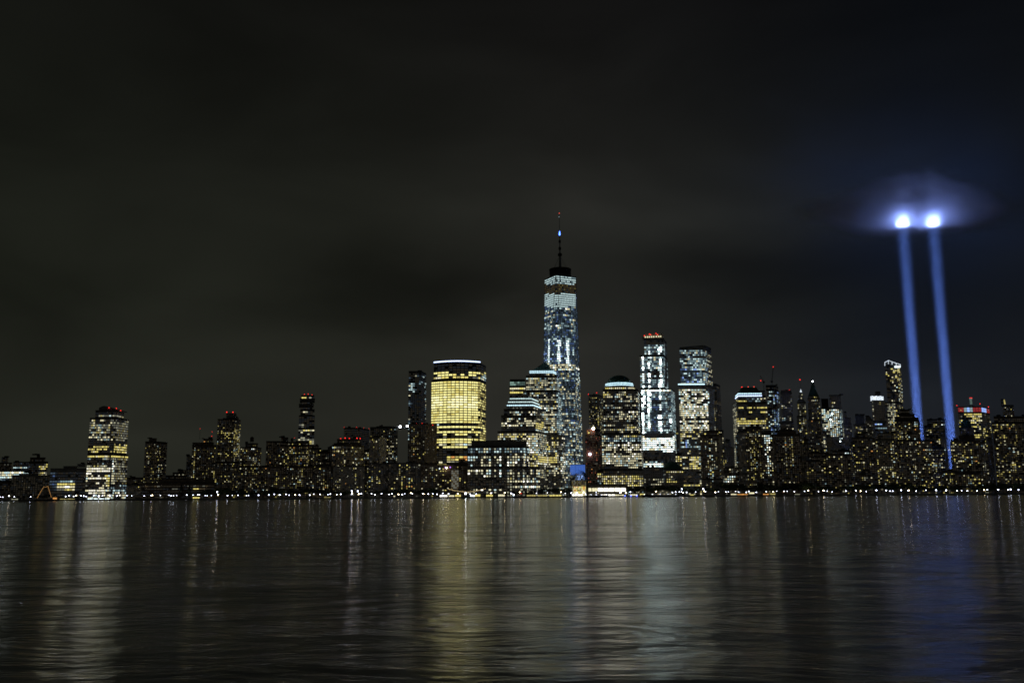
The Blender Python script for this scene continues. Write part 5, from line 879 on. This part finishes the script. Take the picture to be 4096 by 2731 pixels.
def yacht(px, Y, L_, label, m, decks, bow=-1, masts=2):
    P = at(px, 2000, Y); root = empty('motor_yacht', (P.x, Y, 0)); tag(root, label, 'yacht')
    hull(root, L_, 8, 3.0, m, bow); zz = 3.1
    for i, (x0, x1, h) in enumerate(decks):
        b = MB(); w = 3.4-i*.4; p = [(x0*L_, -w), (x1*L_, -w), (x1*L_, w), (x0*L_, w)]; k = .9; cx = (x0+x1)/2*L_
        b.prism([(*q, zz) for q in p], [((q[0]-cx)*k+cx, q[1]*.92, zz+h) for q in p], 'white_paint', True); dk = b.build('deckhouse', root)
        nw = max(2, int((x1-x0)*L_/3)); 
        for j in range(nw):
            a = (x0+(x1-x0)*(j+.25)/nw)*L_; c = (x0+(x1-x0)*(j+.75)/nw)*L_; b = MB(); b.quad([(a, -w-.04, zz+h*.35), (c, -w-.04, zz+h*.35), (c, -w*.97-.06, zz+h*.7), (a, -w*.97-.06, zz+h*.7)], 'W1' if (j+i) % 3 == 0 else 'D3'); b.build('window', dk)
        zz += h
    for j in range(masts):
        x = decks[-1][0]*L_+(j+.5)*(decks[-1][1]-decks[-1][0])*L_/masts; b = MB(); b.tube((x, 0, zz), (x+.8*bow, 0, zz+7-j*2), .15, .06, 'steel', 5); b.build('mast', root)
    for j in range(5): ball('deck_light', Vector((P.x+(-.4+.2*j)*L_, Y-3.6, 4.2)), .26, 'lamp_white', root)
yacht(2640, 1478, 62, 'large white yacht with stacked decks and masts at the quay', 'navy_paint', ((-.22, .38, 2.6), (-.12, .30, 2.4), (-.02, .22, 2.2)))
yacht(2385, 1477, 40, 'low grey motor yacht with swept white cabin by the glass hall', 'navy_paint', ((-.30, .25, 2.4), (-.16, .12, 2.0)), 1, 1)
root, P = placed('motor_boat', 2078, 1990, 1476, 'small dark motor boat with a red lamp and bright bow light', 'boat', 0.0)
hull(root, 24, 5, 2.4, 'navy_paint', -1); b = MB(); b.box(-4, 5, -1.8, 1.8, 2.5, 4.8, 'white_paint'); b.box(-2.5, 3.5, -1.5, 1.5, 4.8, 6.2, 'white_paint'); b.build('cabin', root)
ball('red_lamp', P*0+Vector((P.x+2.5, 1474, 7.2)), .9, 'beacon_red', root); ball('bow_lamp', Vector((P.x-9, 1474, 5)), .8, 'lamp_white', root); ball('cabin_lamp', Vector((P.x+.4, 1474, 9.0)), .6, 'lamp_warm', root)
for k, (x, y) in enumerate(((2500, 1988), (2524, 1988), (2547, 1988))):
    P = at(x, 1987, 1486); o = empty('marker_buoy', (P.x, 1486, 0)); tag(o, ('left', 'middle', 'right')[k]+' of three blue lit buoys beside the ferry shed', 'buoy')
    b = MB(); b.lathe((0, 0, 0), [(.9, -.3), (1.0, .3), (.5, .6), (.2, 2.0), (0, 2.0)], 'navy_paint', 10); b.build('float', o); ball('blue_lamp', Vector((P.x, 1486, 2.5)), .7, 'lamp_blue', o)
root, P = placed('sculpture', 2147, 1975, 1505, 'pale pair of upright fins lit by a lamp, left of the dark trees', 'sculpture')
b = MB(); h = zat(22, 2105, 520, 1505)-GZ
for s in (-1, 1): b.prism([(s*1.4-.5, -.4, 0), (s*1.4+.5, -.4, 0), (s*1.4+.5, .4, 0), (s*1.4-.5, .4, 0)], [(s*.6-.1, -.2, h), (s*.6+.1, -.2, h), (s*.6+.1, .2, h), (s*.6-.1, .2, h)], 'white_paint')
b.build('fin', root)

# ------------------------------------------------------------------ the ledge the camera rests behind
b = MB()
n = 40
for i in range(n):
    x0 = -1.2+2.4*i/n; x1 = -1.2+2.4*(i+1)/n
    b.quad([(x0, .08, 4.875), (x1, .08, 4.875), (x1, .50, 4.878), (x0, .50, 4.878)], 'ledge_stone'); b.quad([(x0, .50, 4.878), (x1, .50, 4.878), (x1, .52, 4.86), (x0, .52, 4.86)], 'ledge_stone'); b.quad([(x0, .52, 4.86), (x1, .52, 4.86), (x1, .52, 3.5), (x0, .52, 3.5)], 'ledge_stone')
o = tag(b.build('stone_ledge'), 'blurred brown stone ledge along the bottom edge', 'ledge')

# ------------------------------------------------------------------ twin searchlight beams, their mist and the cloud they strike
def vol_mat(name, col, dens, aniso=0, grad=None):
    m = bpy.data.materials.new(name); m.use_nodes = True; t = m.node_tree
    for n_ in list(t.nodes): t.nodes.remove(n_)
    o = t.nodes.new('ShaderNodeOutputMaterial'); v = t.nodes.new('ShaderNodeVolumePrincipled'); t.links.new(v.outputs[0], o.inputs['Volume'])
    v.inputs['Color'].default_value = (*col, 1); v.inputs['Density'].default_value = dens; v.inputs['Anisotropy'].default_value = aniso
    if grad: grad(t, v)
    MAT[name] = m; return m
BY = 1700.0; CLOUD_Z = at(3665, 905, BY).z
def mist_grad(t, v):
    # the haze thins with height; density strands imitate the many single beams
    g = t.nodes.new('ShaderNodeTexCoord'); sp = t.nodes.new('ShaderNodeSeparateXYZ'); t.links.new(g.outputs['Object'], sp.inputs[0])
    r = t.nodes.new('ShaderNodeMapRange'); r.inputs[1].default_value = 0; r.inputs[2].default_value = CLOUD_Z; r.inputs[3].default_value = .00048; r.inputs[4].default_value = .00024; t.links.new(sp.outputs[2], r.inputs[0])
    mp_ = t.nodes.new('ShaderNodeMapping'); mp_.inputs['Scale'].default_value = (.28, .28, .004); t.links.new(g.outputs['Object'], mp_.inputs[0])
    nz = t.nodes.new('ShaderNodeTexNoise'); nz.inputs['Scale'].default_value = 1; nz.inputs['Detail'].default_value = 2; t.links.new(mp_.outputs[0], nz.inputs[0])
    q = t.nodes.new('ShaderNodeMapRange'); q.inputs[1].default_value = .3; q.inputs[2].default_value = .7; q.inputs[3].default_value = .55; q.inputs[4].default_value = 1.45; t.links.new(nz.outputs[0], q.inputs[0])
    mu = t.nodes.new('ShaderNodeMath'); mu.operation = 'MULTIPLY'; t.links.new(r.outputs[0], mu.inputs[0]); t.links.new(q.outputs[0], mu.inputs[1]); t.links.new(mu.outputs[0], v.inputs['Density'])
vol_mat('beam_mist', (.52, .74, 1), .0001, 0, mist_grad)
tops = [at(3611, 900, BY), at(3733, 900, BY)]
for k, T in enumerate(tops):
    root = empty('light_beam', (T.x, BY, GZ)); tag(root, ('left' if k == 0 else 'right')+' of the two tall blue light beams rising into the cloud', 'light beam')
    b = MB(); r0b, r1b = 9.0, 22.0; n = 28; H = CLOUD_Z-GZ
    c = [(math.cos(2*math.pi*i/n), math.sin(2*math.pi*i/n)) for i in range(n)]
    b.prism([(r0b*x, r0b*y, 1.2) for x, y in c], [(r1b*x, r1b*y, H-1) for x, y in c], 'beam_mist', True, True); b.build('beam_shaft', root)
    b = MB(); b.box(-12, 12, -12, 12, 0, .7, 'steel'); b.build('lamp_platform', root)
    ld = bpy.data.lights.new('searchlight', 'AREA'); ld.shape = 'DISK'; ld.size = 15; ld.spread = R(2.6); ld.energy = BEAM_W; ld.color = (.26, .37, 1)
    lo = bpy.data.objects.new('searchlight', ld); COL.objects.link(lo); lo.parent = root; lo.location = (0, 0, 1.0); lo.rotation_euler = (math.pi, 0, 0)
def cloud_grad(t, v):
    g = t.nodes.new('ShaderNodeTexCoord'); n = t.nodes.new('ShaderNodeVectorMath'); n.operation = 'LENGTH'; t.links.new(g.outputs['Object'], n.inputs[0])
    nz = t.nodes.new('ShaderNodeTexNoise'); nz.inputs['Scale'].default_value = 2.2; nz.inputs['Detail'].default_value = 3; t.links.new(g.outputs['Object'], nz.inputs[0])
    q = t.nodes.new('ShaderNodeMath'); q.operation = 'MULTIPLY_ADD'; t.links.new(nz.outputs[0], q.inputs[0]); q.inputs[1].default_value = .6; q.inputs[2].default_value = -.30
    a = t.nodes.new('ShaderNodeMath'); a.operation = 'ADD'; t.links.new(n.outputs[1], a.inputs[0]); t.links.new(q.outputs[0], a.inputs[1])
    r = t.nodes.new('ShaderNodeMapRange'); r.interpolation_type = 'SMOOTHERSTEP'; r.inputs[1].default_value = -.25; r.inputs[2].default_value = .74; r.inputs[3].default_value = .56; r.inputs[4].default_value = 0
    t.links.new(a.outputs[0], r.inputs[0])
    # the cloud base is ragged: density builds up over some tens of metres
    sp = t.nodes.new('ShaderNodeSeparateXYZ'); t.links.new(g.outputs['Object'], sp.inputs[0])
    r2 = t.nodes.new('ShaderNodeMapRange'); r2.interpolation_type = 'SMOOTHSTEP'; r2.inputs[1].default_value = 0; r2.inputs[2].default_value = .26; r2.inputs[3].default_value = .08; r2.inputs[4].default_value = 1
    t.links.new(sp.outputs[2], r2.inputs[0])
    mu = t.nodes.new('ShaderNodeMath'); mu.operation = 'MULTIPLY'; t.links.new(r.outputs[0], mu.inputs[0]); t.links.new(r2.outputs[0], mu.inputs[1]); sq = t.nodes.new('ShaderNodeMath'); sq.operation = 'MULTIPLY'; t.links.new(mu.outputs[0], sq.inputs[0]); t.links.new(r.outputs[0], sq.inputs[1]); t.links.new(sq.outputs[0], v.inputs['Density'])
vol_mat('lit_cloud', (.995, .996, 1), .02, .2, cloud_grad)
cm = (tops[0]+tops[1])/2
b = MB(); b.lathe((0, 0, 0), [(math.sin(math.pi*(.5+.5*i/10)), -math.cos(math.pi*(.5+.5*i/10))) for i in range(11)], 'lit_cloud', 36)
n = 36; b.quad([(math.cos(-2*math.pi*i/n), math.sin(-2*math.pi*i/n), 0) for i in range(n)], 'lit_cloud')
o = b.build('cloud'); o.location = (cm.x, BY, CLOUD_Z); o.scale = (440, 280, 150); tag(o, kind='stuff')
# ------------------------------------------------------------------ the misty air over river and city
def haze():
    vol_mat('haze_air', (.985, .985, .99), HAZE_D, .3)
    b = MB(); b.box(-3200, 3200, -60, 3300, -4, CLOUD_Z-2, 'haze_air'); o = b.build('haze'); tag(o, kind='stuff')
if HAZE_D > 0: haze()
